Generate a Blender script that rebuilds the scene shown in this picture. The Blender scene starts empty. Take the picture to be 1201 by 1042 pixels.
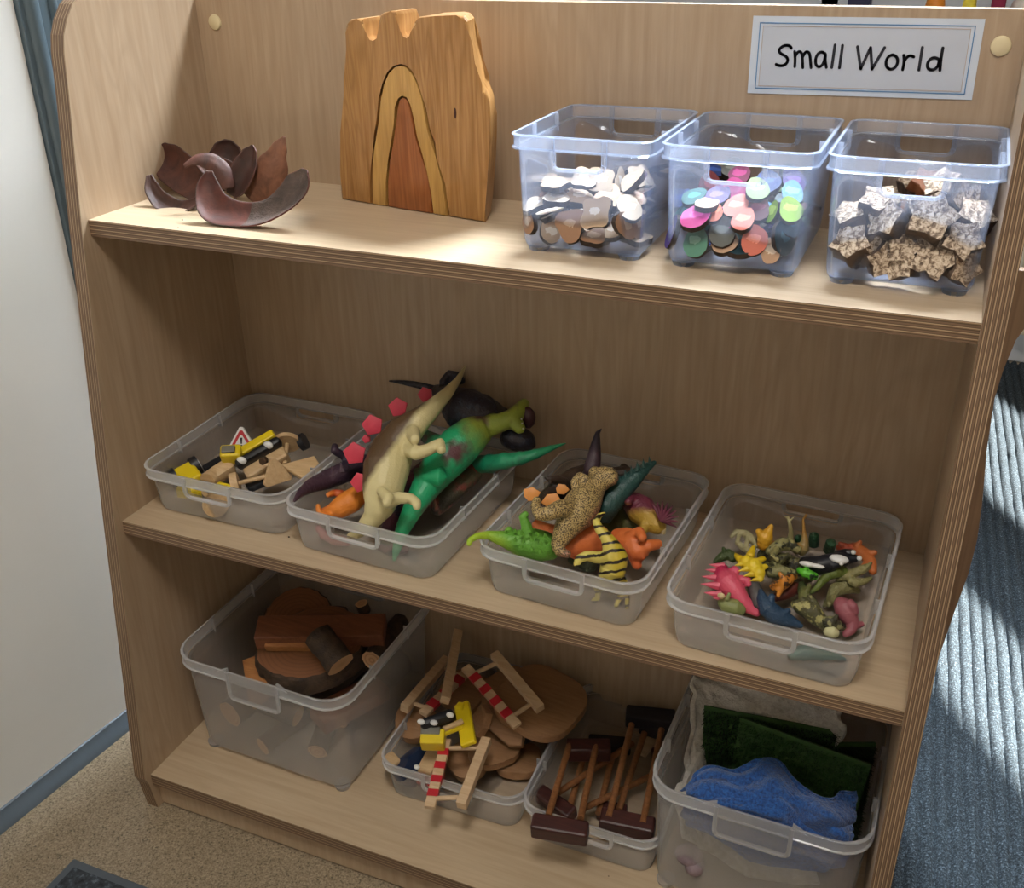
import bpy, bmesh, math, random
from mathutils import Vector, Matrix, noise
C = bpy.context.scene.collection
SC = bpy.context.scene
R = math.radians
PI = math.pi

# ------------------------------------------------------------------ camera
cam_d = bpy.data.cameras.new('camera'); cam = bpy.data.objects.new('camera', cam_d); C.objects.link(cam)
rx, ux, fx = Vector((0.9211, 0.3891, -0.0156)), Vector((-0.1659, 0.4284, 0.8882)), Vector((-0.3523, 0.8155, -0.4592))
cam.matrix_world = Matrix(((rx.x, ux.x, -fx.x, 0), (rx.y, ux.y, -fx.y, 0), (rx.z, ux.z, -fx.z, 0), (0, 0, 0, 1)))
cam.location = (0.863, -0.7557, 1.0252)
cam_d.sensor_fit = 'HORIZONTAL'; cam_d.sensor_width = 36.0
cam_d.lens = 36.0 * 1216.02 / 1201.0
cam_d.clip_start = 0.02
SC.camera = cam

# ------------------------------------------------------------------ light
SC.view_settings.view_transform = 'Standard'; SC.view_settings.look = 'None'
SC.view_settings.exposure = 0.0; SC.view_settings.gamma = 1.0
SC.view_settings.use_curve_mapping = False
SC.cycles.transparent_max_bounces = 40
SC.cycles.max_bounces = 8
W = bpy.data.worlds.new('daylight'); SC.world = W; W.use_nodes = True
bg = W.node_tree.nodes['Background']
bg.inputs[0].default_value = (0.80, 0.88, 1.0, 1); bg.inputs[1].default_value = 0.25

def light(name, kind, loc, target, energy, color, size=1.0, size_y=None):
    d = bpy.data.lights.new(name, kind); d.energy = energy; d.color = color
    if kind == 'AREA':
        d.shape = 'RECTANGLE'; d.size = size; d.size_y = size_y or size
    o = bpy.data.objects.new(name, d); C.objects.link(o); o.location = loc
    o.rotation_euler = (Vector(target) - Vector(loc)).to_track_quat('-Z', 'Y').to_euler()
    return o
light('ceiling_panel_light', 'AREA', (0.85, -0.88, 2.45), (0.45, 0.1, 0.3), 23.5, (1.0, 0.945, 0.88), 0.42, 0.42)
light('window_daylight', 'AREA', (0.62, 1.38, 2.50), (0.5, 0.1, 0.75), 38, (0.84, 0.92, 1.0), 0.9, 0.45)
bpy.data.lights['window_daylight'].spread = R(75)
sun = light('sun', 'SUN', (2.4, -2.0, 2.6), (2.4 - 0.555, -2.0 + 0.832, 2.6 - 0.84), 52.0, (1.0, 0.95, 0.86))
sun.data.angle = R(0.9)

# ------------------------------------------------------------------ helpers
def hx(h, a=1.0):
    v = [int(h[i:i + 2], 16) / 255 for i in (0, 2, 4)]
    return tuple(x / 12.92 if x <= 0.04045 else ((x + 0.055) / 1.055) ** 2.4 for x in v) + (a,)
def nn(nt, typ, **kw):
    n = nt.nodes.new(typ)
    for k, v in kw.items():
        if k in ('operation', 'blend_type', 'data_type', 'noise_dimensions', 'feature', 'wave_type', 'bands_direction', 'interpolation_type'): setattr(n, k, v)
        else:
            n.inputs[k.replace('_', ' ') if isinstance(k, str) and not k.isdigit() else int(k)].default_value = v
    return n
def newmat(name):
    m = bpy.data.materials.new(name); m.use_nodes = True
    nt = m.node_tree; b = nt.nodes['Principled BSDF']
    return m, nt, b
def ramp(nt, stops, src=None, interp='LINEAR'):
    r = nt.nodes.new('ShaderNodeValToRGB'); r.color_ramp.interpolation = interp
    e = r.color_ramp.elements
    while len(e) > 1: e.remove(e[-1])
    e[0].position = stops[0][0]; e[0].color = stops[0][1]
    for p, c in stops[1:]:
        k = e.new(p); k.color = c
    if src is not None: nt.links.new(src, r.inputs[0])
    return r
def coords(nt, scale=(1, 1, 1), rot=(0, 0, 0), loc=(0, 0, 0)):
    tc = nt.nodes.new('ShaderNodeTexCoord'); mp = nt.nodes.new('ShaderNodeMapping')
    mp.inputs['Scale'].default_value = scale; mp.inputs['Rotation'].default_value = rot; mp.inputs['Location'].default_value = loc
    nt.links.new(tc.outputs['Object'], mp.inputs[0]); return mp.outputs[0]
def noise_n(nt, vec, scale, detail=3, rough=0.55, dist=0.0):
    n = nt.nodes.new('ShaderNodeTexNoise'); n.inputs['Scale'].default_value = scale; n.inputs['Detail'].default_value = detail
    n.inputs['Roughness'].default_value = rough; n.inputs['Distortion'].default_value = dist
    nt.links.new(vec, n.inputs['Vector']); return n.outputs['Fac']
def bump(nt, b, src, strength, dist=0.001):
    n = nt.nodes.new('ShaderNodeBump'); n.inputs['Strength'].default_value = strength; n.inputs['Distance'].default_value = dist
    nt.links.new(src, n.inputs['Height']); nt.links.new(n.outputs[0], b.inputs['Normal'])
def mixc(nt, fac, a, b, mode='MIX'):
    m = nt.nodes.new('ShaderNodeMix'); m.data_type = 'RGBA'; m.blend_type = mode
    for s, v in ((0, fac), (6, a), (7, b)):
        if hasattr(v, 'links') or hasattr(v, 'is_output'): nt.links.new(v, m.inputs[s])
        else: m.inputs[s].default_value = v
    return m.outputs[2]
_mc = {}
def plain(name, col, rough=0.5, var=0.12, scale=60, bmp=0.15, bscale=250, metal=0.0, sheen=0.0):
    """painted / moulded surface: a base colour with slight mottling and fine relief"""
    if name in _mc: return _mc[name]
    m, nt, b = newmat(name); c = hx(col) if isinstance(col, str) else col
    v = coords(nt); f = noise_n(nt, v, scale, 4)
    r = ramp(nt, [(0.25, tuple(x * (1 - var) for x in c[:3]) + (1,)), (0.75, tuple(min(1, x * (1 + var)) for x in c[:3]) + (1,))], f)
    nt.links.new(r.outputs[0], b.inputs['Base Color']); b.inputs['Roughness'].default_value = rough
    b.inputs['Metallic'].default_value = metal
    if sheen: b.inputs['Sheen Weight'].default_value = sheen
    if bmp: bump(nt, b, noise_n(nt, v, bscale, 3), bmp)
    _mc[name] = m; return m
def wood(name, light_c, dark_c, axis='Z', grain=1.0, rough=0.42, figure=0.35, bmp=0.06, sc=1.0):
    """wood with grain along AXIS"""
    if name in _mc: return _mc[name]
    m, nt, b = newmat(name)
    s = {'X': (2.2, 38, 38), 'Y': (38, 2.2, 38), 'Z': (38, 38, 2.2)}[axis]
    v = coords(nt, tuple(x * sc for x in s))
    fine = noise_n(nt, v, 3.2, 5, 0.62, 0.4)
    s2 = {'X': (0.8, 9, 9), 'Y': (9, 0.8, 9), 'Z': (9, 9, 0.8)}[axis]
    v2 = coords(nt, tuple(x * sc for x in s2), loc=(3.1, 1.7, 0.4))
    broad = noise_n(nt, v2, 1.1, 3, 0.5, 0.9)
    rg = nn(nt, 'ShaderNodeMath', operation='MULTIPLY'); nt.links.new(broad, rg.inputs[0]); rg.inputs[1].default_value = 9.0
    fr = nn(nt, 'ShaderNodeMath', operation='PINGPONG'); nt.links.new(rg.outputs[0], fr.inputs[0]); fr.inputs[1].default_value = 0.25
    l, d = hx(light_c), hx(dark_c)
    base = ramp(nt, [(0.28, d), (0.72, l)], fine)
    fig = ramp(nt, [(0.0, (figure, figure, figure, 1)), (0.16, (0, 0, 0, 1))], fr.outputs[0])
    col = mixc(nt, fig.outputs[0], base.outputs[0], tuple(x * 0.78 for x in d[:3]) + (1,))
    bl = noise_n(nt, coords(nt, (1, 1, 1)), 4.0 * sc, 2)
    blr = ramp(nt, [(0.3, (0.93, 0.91, 0.89, 1)), (0.7, (1.03, 1.03, 1.03, 1))], bl)
    col = mixc(nt, 1.0, col, blr.outputs[0], 'MULTIPLY')
    nt.links.new(col, b.inputs['Base Color']); b.inputs['Roughness'].default_value = rough
    bump(nt, b, fine, bmp * grain, 0.0006)
    _mc[name] = m; return m
def plyedge(name, axis, thick, off=0.0, bands=5.0):
    """cut edge of birch ply: thin veneers side by side across AXIS"""
    if name in _mc: return _mc[name]
    m, nt, b = newmat(name)
    tc = nt.nodes.new('ShaderNodeTexCoord'); sp = nt.nodes.new('ShaderNodeSeparateXYZ'); nt.links.new(tc.outputs['Object'], sp.inputs[0])
    a = sp.outputs[{'X': 0, 'Z': 2}[axis]]
    wv = coords(nt, (8, 8, 8)); w = noise_n(nt, wv, 1.5, 2)
    mu = nn(nt, 'ShaderNodeMath', operation='MULTIPLY'); nt.links.new(a, mu.inputs[0]); mu.inputs[1].default_value = bands / thick
    ad = nn(nt, 'ShaderNodeMath', operation='MULTIPLY_ADD'); nt.links.new(w, ad.inputs[0]); ad.inputs[1].default_value = 0.16; nt.links.new(mu.outputs[0], ad.inputs[2])
    ad2 = nn(nt, 'ShaderNodeMath', operation='ADD'); nt.links.new(ad.outputs[0], ad2.inputs[0]); ad2.inputs[1].default_value = 20.0 + off
    fr = nn(nt, 'ShaderNodeMath', operation='FRACT'); nt.links.new(ad2.outputs[0], fr.inputs[0])
    r = ramp(nt, [(0.0, hx('4e3b2d')), (0.10, hx('6f5743')), (0.42, hx('775e48')), (0.52, hx('40301f')), (0.60, hx('654d39')), (0.80, hx('94795c')), (0.88, hx('c8b292')), (0.95, hx('8a7055')), (1.0, hx('4e3b2d'))], fr.outputs[0])
    st = {'X': (30, 30, 2), 'Z': (2, 30, 70)}[axis]
    n2 = noise_n(nt, coords(nt, st), 2.0, 4)
    rr = ramp(nt, [(0.3, (0.84, 0.82, 0.80, 1)), (0.65, (1.05, 1.05, 1.05, 1))], n2)
    col = mixc(nt, 1.0, r.outputs[0], rr.outputs[0], 'MULTIPLY')
    nt.links.new(col, b.inputs['Base Color']); b.inputs['Roughness'].default_value = 0.5
    _mc[name] = m; return m
def plastic(name, tint, cloud, rough=0.18, coat=0.5):
    """thin see-through polypropylene: lets most light straight through and scatters the rest"""
    m = bpy.data.materials.new(name); m.use_nodes = True; nt = m.node_tree; nt.nodes.clear()
    out = nt.nodes.new('ShaderNodeOutputMaterial'); tr = nt.nodes.new('ShaderNodeBsdfTransparent')
    tr.inputs[0].default_value = (0.97, 0.97, 0.98, 1)
    df = nt.nodes.new('ShaderNodeBsdfDiffuse'); tl = nt.nodes.new('ShaderNodeBsdfTranslucent'); gl = nt.nodes.new('ShaderNodeBsdfGlossy')
    df.inputs[0].default_value = tint; tl.inputs[0].default_value = tint; gl.inputs[0].default_value = (0.9, 0.95, 1, 1); gl.inputs['Roughness'].default_value = rough
    m1 = nt.nodes.new('ShaderNodeMixShader'); m1.inputs[0].default_value = 0.5
    nt.links.new(df.outputs[0], m1.inputs[1]); nt.links.new(tl.outputs[0], m1.inputs[2])
    lw = nt.nodes.new('ShaderNodeLayerWeight'); lw.inputs[0].default_value = 0.35
    f = nt.nodes.new('ShaderNodeMath'); f.operation = 'MULTIPLY_ADD'; f.inputs[1].default_value = 0.45; f.inputs[2].default_value = cloud; f.use_clamp = True
    v = coords(nt); nz = noise_n(nt, v, 14, 2)
    nt.links.new(lw.outputs['Facing'], f.inputs[0])
    f2 = nt.nodes.new('ShaderNodeMath'); f2.operation = 'MULTIPLY'; nt.links.new(f.outputs[0], f2.inputs[0])
    nr = ramp(nt, [(0.3, (0.8, 0.8, 0.8, 1)), (0.7, (1, 1, 1, 1))], nz); nt.links.new(nr.outputs[0], f2.inputs[1])
    m2 = nt.nodes.new('ShaderNodeMixShader'); nt.links.new(f2.outputs[0], m2.inputs[0]); nt.links.new(tr.outputs[0], m2.inputs[1]); nt.links.new(m1.outputs[0], m2.inputs[2])
    fr = nt.nodes.new('ShaderNodeFresnel'); fr.inputs[0].default_value = 1.45
    f3 = nt.nodes.new('ShaderNodeMath'); f3.operation = 'MULTIPLY'; f3.inputs[1].default_value = coat; nt.links.new(fr.outputs[0], f3.inputs[0])
    m3 = nt.nodes.new('ShaderNodeMixShader'); nt.links.new(f3.outputs[0], m3.inputs[0]); nt.links.new(m2.outputs[0], m3.inputs[1]); nt.links.new(gl.outputs[0], m3.inputs[2])
    nt.links.new(m3.outputs[0], out.inputs[0])
    return m

# ---- mesh helpers (all work in world coordinates on a bmesh)
def NB(): return bmesh.new()
def bx(bm, c, s, rot=None, bev=0.0, mi=0):
    M = Matrix.Translation(c) @ (rot.to_4x4() if rot else Matrix()) @ Matrix.Diagonal((s[0], s[1], s[2], 1))
    r = bmesh.ops.create_cube(bm, size=1, matrix=M)
    fs = {f for v in r['verts'] for f in v.link_faces}
    if bev > 0:
        es = list({e for v in r['verts'] for e in v.link_edges})
        rr = bmesh.ops.bevel(bm, geom=es, offset=bev, segments=2, affect='EDGES', profile=0.5)
        fs = set(rr['faces']) | {f for f in fs if f.is_valid}
    for f in fs:
        if f.is_valid: f.material_index = mi
    return r
def beam(bm, a, b, w, h, up=(0, 0, 1), bev=0.0, mi=0):
    a, b = Vector(a), Vector(b); d = (b - a); L = d.length; x = d.normalized()
    y = Vector(up).cross(x)
    if y.length < 1e-4: y = Vector((0, 1, 0)).cross(x)
    y.normalize(); z = x.cross(y)
    rot = Matrix((x, y, z)).transposed()
    bx(bm, (a + b) / 2, (L, w, h), rot, bev, mi)
def tube(bm, pts, n=10, flat=1.0, up=(0, 0, 1), cap=True, mi=0):
    """pts: (x,y,z,r); cross-section r wide, r*flat along up"""
    P = [Vector(p[:3]) for p in pts]; rr = [p[3] for p in pts]
    rings = []; U = Vector(up)
    for i, p in enumerate(P):
        t = (P[min(i + 1, len(P) - 1)] - P[max(i - 1, 0)]).normalized()
        s = t.cross(U)
        if s.length < 1e-3: s = t.cross(Vector((0.3, 1, 0.1)))
        s.normalize(); u = s.cross(t).normalized()
        rings.append([bm.verts.new(p + s * (math.cos(2 * PI * k / n) * rr[i]) + u * (math.sin(2 * PI * k / n) * rr[i] * flat)) for k in range(n)])
    fs = []
    for a, b in zip(rings, rings[1:]):
        for k in range(n):
            fs.append(bm.faces.new((a[k], a[(k + 1) % n], b[(k + 1) % n], b[k])))
    if cap:
        t0 = (P[0] - P[1]).normalized() * rr[0] * 0.6; t1 = (P[-1] - P[-2]).normalized() * rr[-1] * 0.6
        c0 = bm.verts.new(P[0] + t0); c1 = bm.verts.new(P[-1] + t1)
        for k in range(n):
            fs.append(bm.faces.new((c0, rings[0][(k + 1) % n], rings[0][k])))
            fs.append(bm.faces.new((c1, rings[-1][k], rings[-1][(k + 1) % n])))
    for f in fs: f.material_index = mi; f.smooth = True
def cyl(bm, a, b, r, n=20, mi=0, r2=None, capmi=None):
    a, b = Vector(a), Vector(b); t = (b - a).normalized()
    s = t.cross(Vector((0, 0, 1)));
    if s.length < 1e-3: s = Vector((1, 0, 0))
    s.normalize(); u = s.cross(t); r2 = r if r2 is None else r2
    A = [bm.verts.new(a + (s * math.cos(2 * PI * k / n) + u * math.sin(2 * PI * k / n)) * r) for k in range(n)]
    B = [bm.verts.new(b + (s * math.cos(2 * PI * k / n) + u * math.sin(2 * PI * k / n)) * r2) for k in range(n)]
    for k in range(n):
        f = bm.faces.new((A[k], A[(k + 1) % n], B[(k + 1) % n], B[k])); f.material_index = mi; f.smooth = True
    for f in (bm.faces.new(A[::-1]), bm.faces.new(B)): f.material_index = mi if capmi is None else capmi
def prism(bm, outline, M, th, mi=0, side=None, bev=0.0):
    """closed 2-D outline extruded by th along local z of M (centred)"""
    lo = [bm.verts.new(M @ Vector((x, y, -th / 2))) for x, y in outline]
    hi = [bm.verts.new(M @ Vector((x, y, th / 2))) for x, y in outline]
    n = len(outline)
    f1 = bm.faces.new(lo[::-1]); f2 = bm.faces.new(hi); f1.material_index = f2.material_index = mi
    ss = []
    for k in range(n):
        f = bm.faces.new((lo[k], lo[(k + 1) % n], hi[(k + 1) % n], hi[k])); f.material_index = mi if side is None else side; ss.append(f)
    if bev > 0:
        es = list(f1.edges) + list(f2.edges)
        bmesh.ops.bevel(bm, geom=es, offset=bev, segments=2, affect='EDGES', profile=0.5)
def ball(bm, c, r, sc=(1, 1, 1), rot=None, sub=2, mi=0):
    M = Matrix.Translation(c) @ (rot.to_4x4() if rot else Matrix()) @ Matrix.Diagonal((sc[0], sc[1], sc[2], 1))
    q = bmesh.ops.create_icosphere(bm, subdivisions=sub, radius=r, matrix=M)
    for v in q['verts']:
        for f in v.link_faces: f.material_index = mi; f.smooth = True
def frame(n, up=(0, 0, 1)):
    """rotation whose local z is n"""
    z = Vector(n).normalized(); x = Vector(up).cross(z)
    if x.length < 1e-3: x = Vector((1, 0, 0)).cross(z)
    x.normalize(); y = z.cross(x)
    return Matrix((x, y, z)).transposed()
def toM(loc, rot): return Matrix.Translation(loc) @ rot.to_4x4()
def mesh_of(bm, mats, off=(0, 0, 0), smooth=None):
    bmesh.ops.recalc_face_normals(bm, faces=bm.faces)
    bm.transform(Matrix.Translation(-Vector(off)))
    me = bpy.data.meshes.new('m'); bm.to_mesh(me); bm.free()
    for m in (mats if isinstance(mats, (list, tuple)) else [mats]): me.materials.append(m)
    if smooth: me.shade_smooth() if smooth is True else me.set_sharp_from_angle(angle=R(smooth)) if False else None
    if smooth:
        for p in me.polygons: p.use_smooth = True
        if smooth is not True: me.set_sharp_from_angle(angle=R(smooth))
    return me
def meta(o, label=None, cat=None, group=None, kind=None):
    if label: o['label'] = label
    if cat: o['category'] = cat
    if group: o['group'] = group
    if kind: o['kind'] = kind
    return o
def struct(name, bm, mats, off=(0, 0, 0), smooth=None):
    me = mesh_of(bm, mats, off, smooth); me.name = name
    o = bpy.data.objects.new(name, me); C.objects.link(o); o.location = off; o['kind'] = 'structure'; return o
def thing(name, label, cat, loc=(0, 0, 0), group=None, rotz=0.0):
    o = bpy.data.objects.new(name, None); C.objects.link(o); o.location = loc; o.rotation_euler = (0, 0, rotz)
    o.empty_display_size = 0.02
    return meta(o, label, cat, group)
def part(name, bm, mats, root, smooth=None, label=None, at=None, kind=None):
    """bm is in world coordinates; root is an unrotated Empty (or part) whose world place is root['_w'] or its location"""
    w = Vector(W_OF.get(root.name, root.location)); at = Vector(at) if at is not None else w
    me = mesh_of(bm, mats, at, smooth); me.name = name
    o = bpy.data.objects.new(name, me); C.objects.link(o); o.parent = root; o.location = at - w
    W_OF[o.name] = tuple(at)
    if label: o['label'] = label
    if kind: o['kind'] = kind
    return o
W_OF = {}
def solo(name, bm, mats, label, cat, group=None, smooth=None, kind=None, at=None):
    zs = [v.co.z for v in bm.verts]; c = sum((v.co for v in bm.verts), Vector()) / len(bm.verts)
    at = at or (c.x, c.y, min(zs))
    me = mesh_of(bm, mats, at, smooth); me.name = name
    o = bpy.data.objects.new(name, me); C.objects.link(o); o.location = at
    W_OF[o.name] = tuple(at)
    return meta(o, label, cat, group, kind)
def mod(o, typ, **kw):
    m = o.modifiers.new(typ.lower(), typ)
    for k, v in kw.items(): setattr(m, k, v)
    return m

# ------------------------------------------------------------------ setting
Z3, Z2, T, ZF, ZT, D, Y3, Y2 = 0.7310, 0.3719, 0.0179, -0.0608, 0.9394, 0.3216, 0.0895, 0.0457
BW = 0.9
def vinyl():
    m, nt, b = newmat('speckled_vinyl'); v = coords(nt)
    n1 = noise_n(nt, v, 420, 2, 0.6); n2 = noise_n(nt, v, 5, 3)
    r = ramp(nt, [(0.30, hx('4a4236')), (0.42, hx('82745e')), (0.58, hx('948570')), (0.70, hx('a89a84'))], n1)
    r2 = ramp(nt, [(0.3, (0.86, 0.86, 0.86, 1)), (0.7, (1.05, 1.04, 1.02, 1))], n2)
    nt.links.new(mixc(nt, 1.0, r.outputs[0], r2.outputs[0], 'MULTIPLY'), b.inputs['Base Color']); b.inputs['Roughness'].default_value = 0.45
    bump(nt, b, n1, 0.1); return m
bm = NB(); bx(bm, (0.3, -1.7, ZF - 0.02), (4.6, 9.0, 0.04)); struct('floor', bm, vinyl())

# ribbed carpet: real ribs near the bookcase
def carpet_mat():
    m, nt, b = newmat('carpet_pile'); v = coords(nt)
    n1 = noise_n(nt, v, 330, 3, 0.7); n2 = noise_n(nt, v, 30, 3)
    r = ramp(nt, [(0.30, hx('0e1418')), (0.48, hx('26323a')), (0.60, hx('46525c')), (0.72, hx('788690'))], n1)
    r2 = ramp(nt, [(0.3, (0.85, 0.85, 0.85, 1)), (0.7, (1.08, 1.08, 1.08, 1))], n2)
    nt.links.new(mixc(nt, 1.0, r.outputs[0], r2.outputs[0], 'MULTIPLY'), b.inputs['Base Color']); b.inputs['Roughness'].default_value = 0.95
    bump(nt, b, n1, 0.8, 0.003); return m
bm = NB(); random.seed(3)
ca = R(-3.0); pitch = 0.0185; cs, sn = math.cos(ca), math.sin(ca)
for i in range(78):
    xo = 0.74 + i * pitch
    rows = []
    for j in range(0, 71):
        yo = -0.45 + j * 0.036
        X = xo - (yo) * sn * -1.0; row = []
        jx = random.uniform(-0.0008, 0.0008)
        for k, (dx, dz) in enumerate(((-0.0012, 0.0), (0.0022, 0.0060), (0.0072, 0.0090), (0.0122, 0.0060), (0.0148, 0.0002), (pitch + 0.001, 0.0002))):
            row.append(bm.verts.new((X + dx + jx, yo, ZF + 0.001 + dz + random.uniform(-0.0006, 0.0006))))
        rows.append(row)
    for a, b_ in zip(rows, rows[1:]):
        for k in range(5): bm.faces.new((a[k], a[k + 1], b_[k + 1], b_[k]))
o = struct('floor_carpet', bm, carpet_mat(), smooth=True)

wallm = plain('white_wall_paint', 'dcdcd8', 0.55, 0.03, 6, 0.08, 160)
creamw = plain('cream_wall_paint', 'e4ddcf', 0.6, 0.03, 5, 0.05, 160)
greyf = plain('blue_grey_powder_coat', '56656d', 0.32, 0.05, 20, 0.03)
coving = plain('blue_grey_cove_vinyl', '5a6670', 0.4, 0.06, 20, 0.05)
whitep = plain('white_gloss_paint', 'd5dae2', 0.35, 0.03, 10, 0.03)
def wx(y): return -0.1528 - (0.114 - y) * 0.1036
# side wall, ends at y=0.19 where the window frame starts
bm = NB()
q = [(wx(-1.6), -1.6), (wx(0.188), 0.188), (wx(0.188) - 0.12, 0.188), (wx(-1.6) - 0.12, -1.6)]
prism(bm, q, Matrix.Translation((0, 0, ZF + 1.25)), 2.5); struct('wall_left', bm, wallm)
bm = NB()
prof = [(0, 0.0), (0.013, 0.0), (0.0125, 0.004), (0.010, 0.009), (0.007, 0.014), (0.004, 0.020), (0.003, 0.026), (0, 0.027)]
A = [bm.verts.new((wx(-1.6) + a, -1.6, ZF + z)) for a, z in prof]; B = [bm.verts.new((wx(0.188) + a, 0.188, ZF + z)) for a, z in prof]
for k in range(len(prof) - 1): bm.faces.new((A[k], A[k + 1], B[k + 1], B[k]))
bm.faces.new(B); bm.faces.new(A[::-1])
struct('baseboard_left', bm, coving, smooth=40)
bm = NB()
xw = wx(0.19)
bx(bm, (xw - 0.03, 0.2265, ZF + 1.25), (0.07, 0.073, 2.5), bev=0.002)
for yy, rr_ in ((0.207, 0.010), (0.240, 0.006)):
    tube(bm, [(xw + 0.004, yy, ZF, rr_), (xw + 0.004, yy, ZF + 2.5, rr_)], 16)
struct('trim_1', bm, greyf, smooth=40)
# glazed part beyond the frame, then back wall with skirting
def glassm():
    m = bpy.data.materials.new('window_glass'); m.use_nodes = True; nt = m.node_tree; nt.nodes.clear()
    out = nt.nodes.new('ShaderNodeOutputMaterial'); tr = nt.nodes.new('ShaderNodeBsdfTransparent'); gl = nt.nodes.new('ShaderNodeBsdfGlossy')
    gl.inputs['Roughness'].default_value = 0.02; mx = nt.nodes.new('ShaderNodeMixShader'); mx.inputs[0].default_value = 0.06
    nt.links.new(tr.outputs[0], mx.inputs[1]); nt.links.new(gl.outputs[0], mx.inputs[2]); nt.links.new(mx.outputs[0], out.inputs[0]); return m
GL = glassm()
bm = NB(); bx(bm, (xw - 0.04, 1.18, ZF + 1.25), (0.006, 1.83, 2.5)); struct('window_2', bm, GL)
bm = NB()
bx(bm, (0.9, 2.16, ZF + 0.415), (2.8, 0.1, 0.83)); bx(bm, (0.9, 2.16, ZF + 2.45), (2.8, 0.1, 0.3))
bx(bm, (-0.42, 2.16, ZF + 1.58), (0.16, 0.1, 1.45)); bx(bm, (2.22, 2.16, ZF + 1.58), (0.16, 0.1, 1.45))
struct('wall_back', bm, creamw)
bm = NB(); bx(bm, (0.9, 2.10, ZF + 0.075), (2.8, 0.02, 0.15), bev=0.003); struct('baseboard_back', bm, whitep)
bm = NB()
for xx in (-0.32, 0.5, 1.31, 2.12): bx(bm, (xx, 2.15, ZF + 1.58), (0.04, 0.05, 1.44))
for zz in (0.88, 2.28): bx(bm, (0.9, 2.15, ZF + zz), (2.48, 0.05, 0.04))
struct('window_1', bm, whitep)
bm = NB(); bx(bm, (0.9, 2.15, ZF + 1.58), (2.44, 0.006, 1.4)); struct('window_3', bm, GL)
bm = NB(); bx(bm, (0.9, 2.03, -0.0608 + 0.84), (2.5, 0.17, 0.025), bev=0.004); struct('trim_2', bm, whitep)
# unseen side wall added to shape the sun into two patches on the carpet
bm = NB(); X2 = 2.2
def wseg(y0, y1, z0, z1): bx(bm, (X2 + 0.05, (y0 + y1) / 2, ZF + (z0 + z1) / 2), (0.1, y1 - y0, z1 - z0))
wseg(-6.0, 2.2, 0, 0.85); wseg(-6.0, 2.2, 2.45, 2.75)
wseg(-6.0, -1.345, 0.85, 2.45); wseg(-0.87, -0.60, 0.85, 2.45); wseg(0.07, 2.2, 0.85, 2.45)
struct('wall_right_sun_mask', bm, creamw)

bm = NB(); bx(bm, (0.35, -1.9, ZF + 2.75), (4.4, 8.4, 0.1)); struct('ceiling', bm, plain('white_ceiling', 'e6e4de', 0.8, 0.02, 5, 0.0))  # unseen ceiling, added to stop the sun passing over the side wall

# rubber mat by the wall
def mat_rubber():
    m, nt, b = newmat('worn_mat_top'); v = coords(nt); n = noise_n(nt, v, 90, 5, 0.7); n2 = noise_n(nt, v, 14, 2)
    r = ramp(nt, [(0.35, hx('15191d')), (0.55, hx('333a42')), (0.72, hx('6d7883'))], n)
    r2 = ramp(nt, [(0.35, (0.5, 0.5, 0.5, 1)), (0.65, (1.2, 1.2, 1.2, 1))], n2)
    nt.links.new(mixc(nt, 1.0, r.outputs[0], r2.outputs[0], 'MULTIPLY'), b.inputs['Base Color']); b.inputs['Roughness'].default_value = 0.85
    bump(nt, b, n, 0.7, 0.002); return m
c0 = Vector((-0.0387, -0.1151, -0.0608)); cR = Vector((0.0673, -0.1144, -0.0608)); cL = Vector((-0.0397, -0.1579, -0.0608))
ex = (cR - c0).normalized(); ey = Vector((ex.y, -ex.x, 0))
Mm = Matrix((ex, ey, Vector((0, 0, 1)))).transposed()
t = thing('door_mat', 'dark ribbed rubber mat with grey rim lying on the speckled floor', 'mat', tuple(c0))
bm = NB(); cc = c0 + ex * 0.25 + ey * 0.2
bx(bm, cc + Vector((0, 0, 0.0045)), (0.5, 0.4, 0.007), Mm, 0.002); part('mat_rim', bm, plain('mat_rim_rubber', '49525b', 0.6, 0.08), t)
bm = NB(); bx(bm, cc + Vector((0, 0, 0.0085)), (0.476, 0.376, 0.004), Mm, 0.001)
part('mat_pile', bm, mat_rubber(), t)

# ------------------------------------------------------------------ bookcase
maple = wood('maple_laminate', 'b39e85', 'a28a70', 'Z', 1, 0.40, 0.22, 0.04)
maple_h = wood('maple_laminate_flat', 'c0ad92', 'b09b7f', 'X', 1, 0.36, 0.14, 0.04)
edgex = plyedge('ply_edge_upright', 'X', T)
edgez = plyedge('ply_edge_flat', 'Z', T, 0.0, 4.0)
book = thing('bookcase', 'maple plywood open bookcase with three shelves and rounded upright panels', 'bookcase', (0.45, 0.16, ZF))
# front profile of the uprights, (y, z)
front = [(0.140, 0.952), (0.128, 0.945), (0.1165, 0.932), (0.1078, 0.917), (0.1035, 0.900), (0.1010, 0.880), (0.0985, 0.860), (0.0880, 0.790), (0.0793, Z3), (0.0335, Z2),
         (0.0050, 0.13), (-0.0085, 0.018), (-0.0105, 0.0), (-0.0060, -0.012), (0.0, ZF + 0.0)]
front = [(0.175, 0.966), (0.155, 0.960)] + front
prof = front + [(0.34, ZF), (0.34, 0.966)]
for s in (0, 1):
    x0 = -T if s == 0 else BW
    bm = NB()
    M = Matrix(((0, 0, 1, x0 + T / 2), (1, 0, 0, 0), (0, 1, 0, 0), (0, 0, 0, 1)))
    prism(bm, prof, M, T, mi=0, side=1)
    part('side_panel', bm, [maple, edgex], book, at=(x0, 0, 0))
bm = NB(); bx(bm, (BW / 2, D + 0.009, (ZT + ZF) / 2), (BW, 0.018, ZT - ZF)); part('back_panel', bm, maple, book, at=(0, D, 0))
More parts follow.
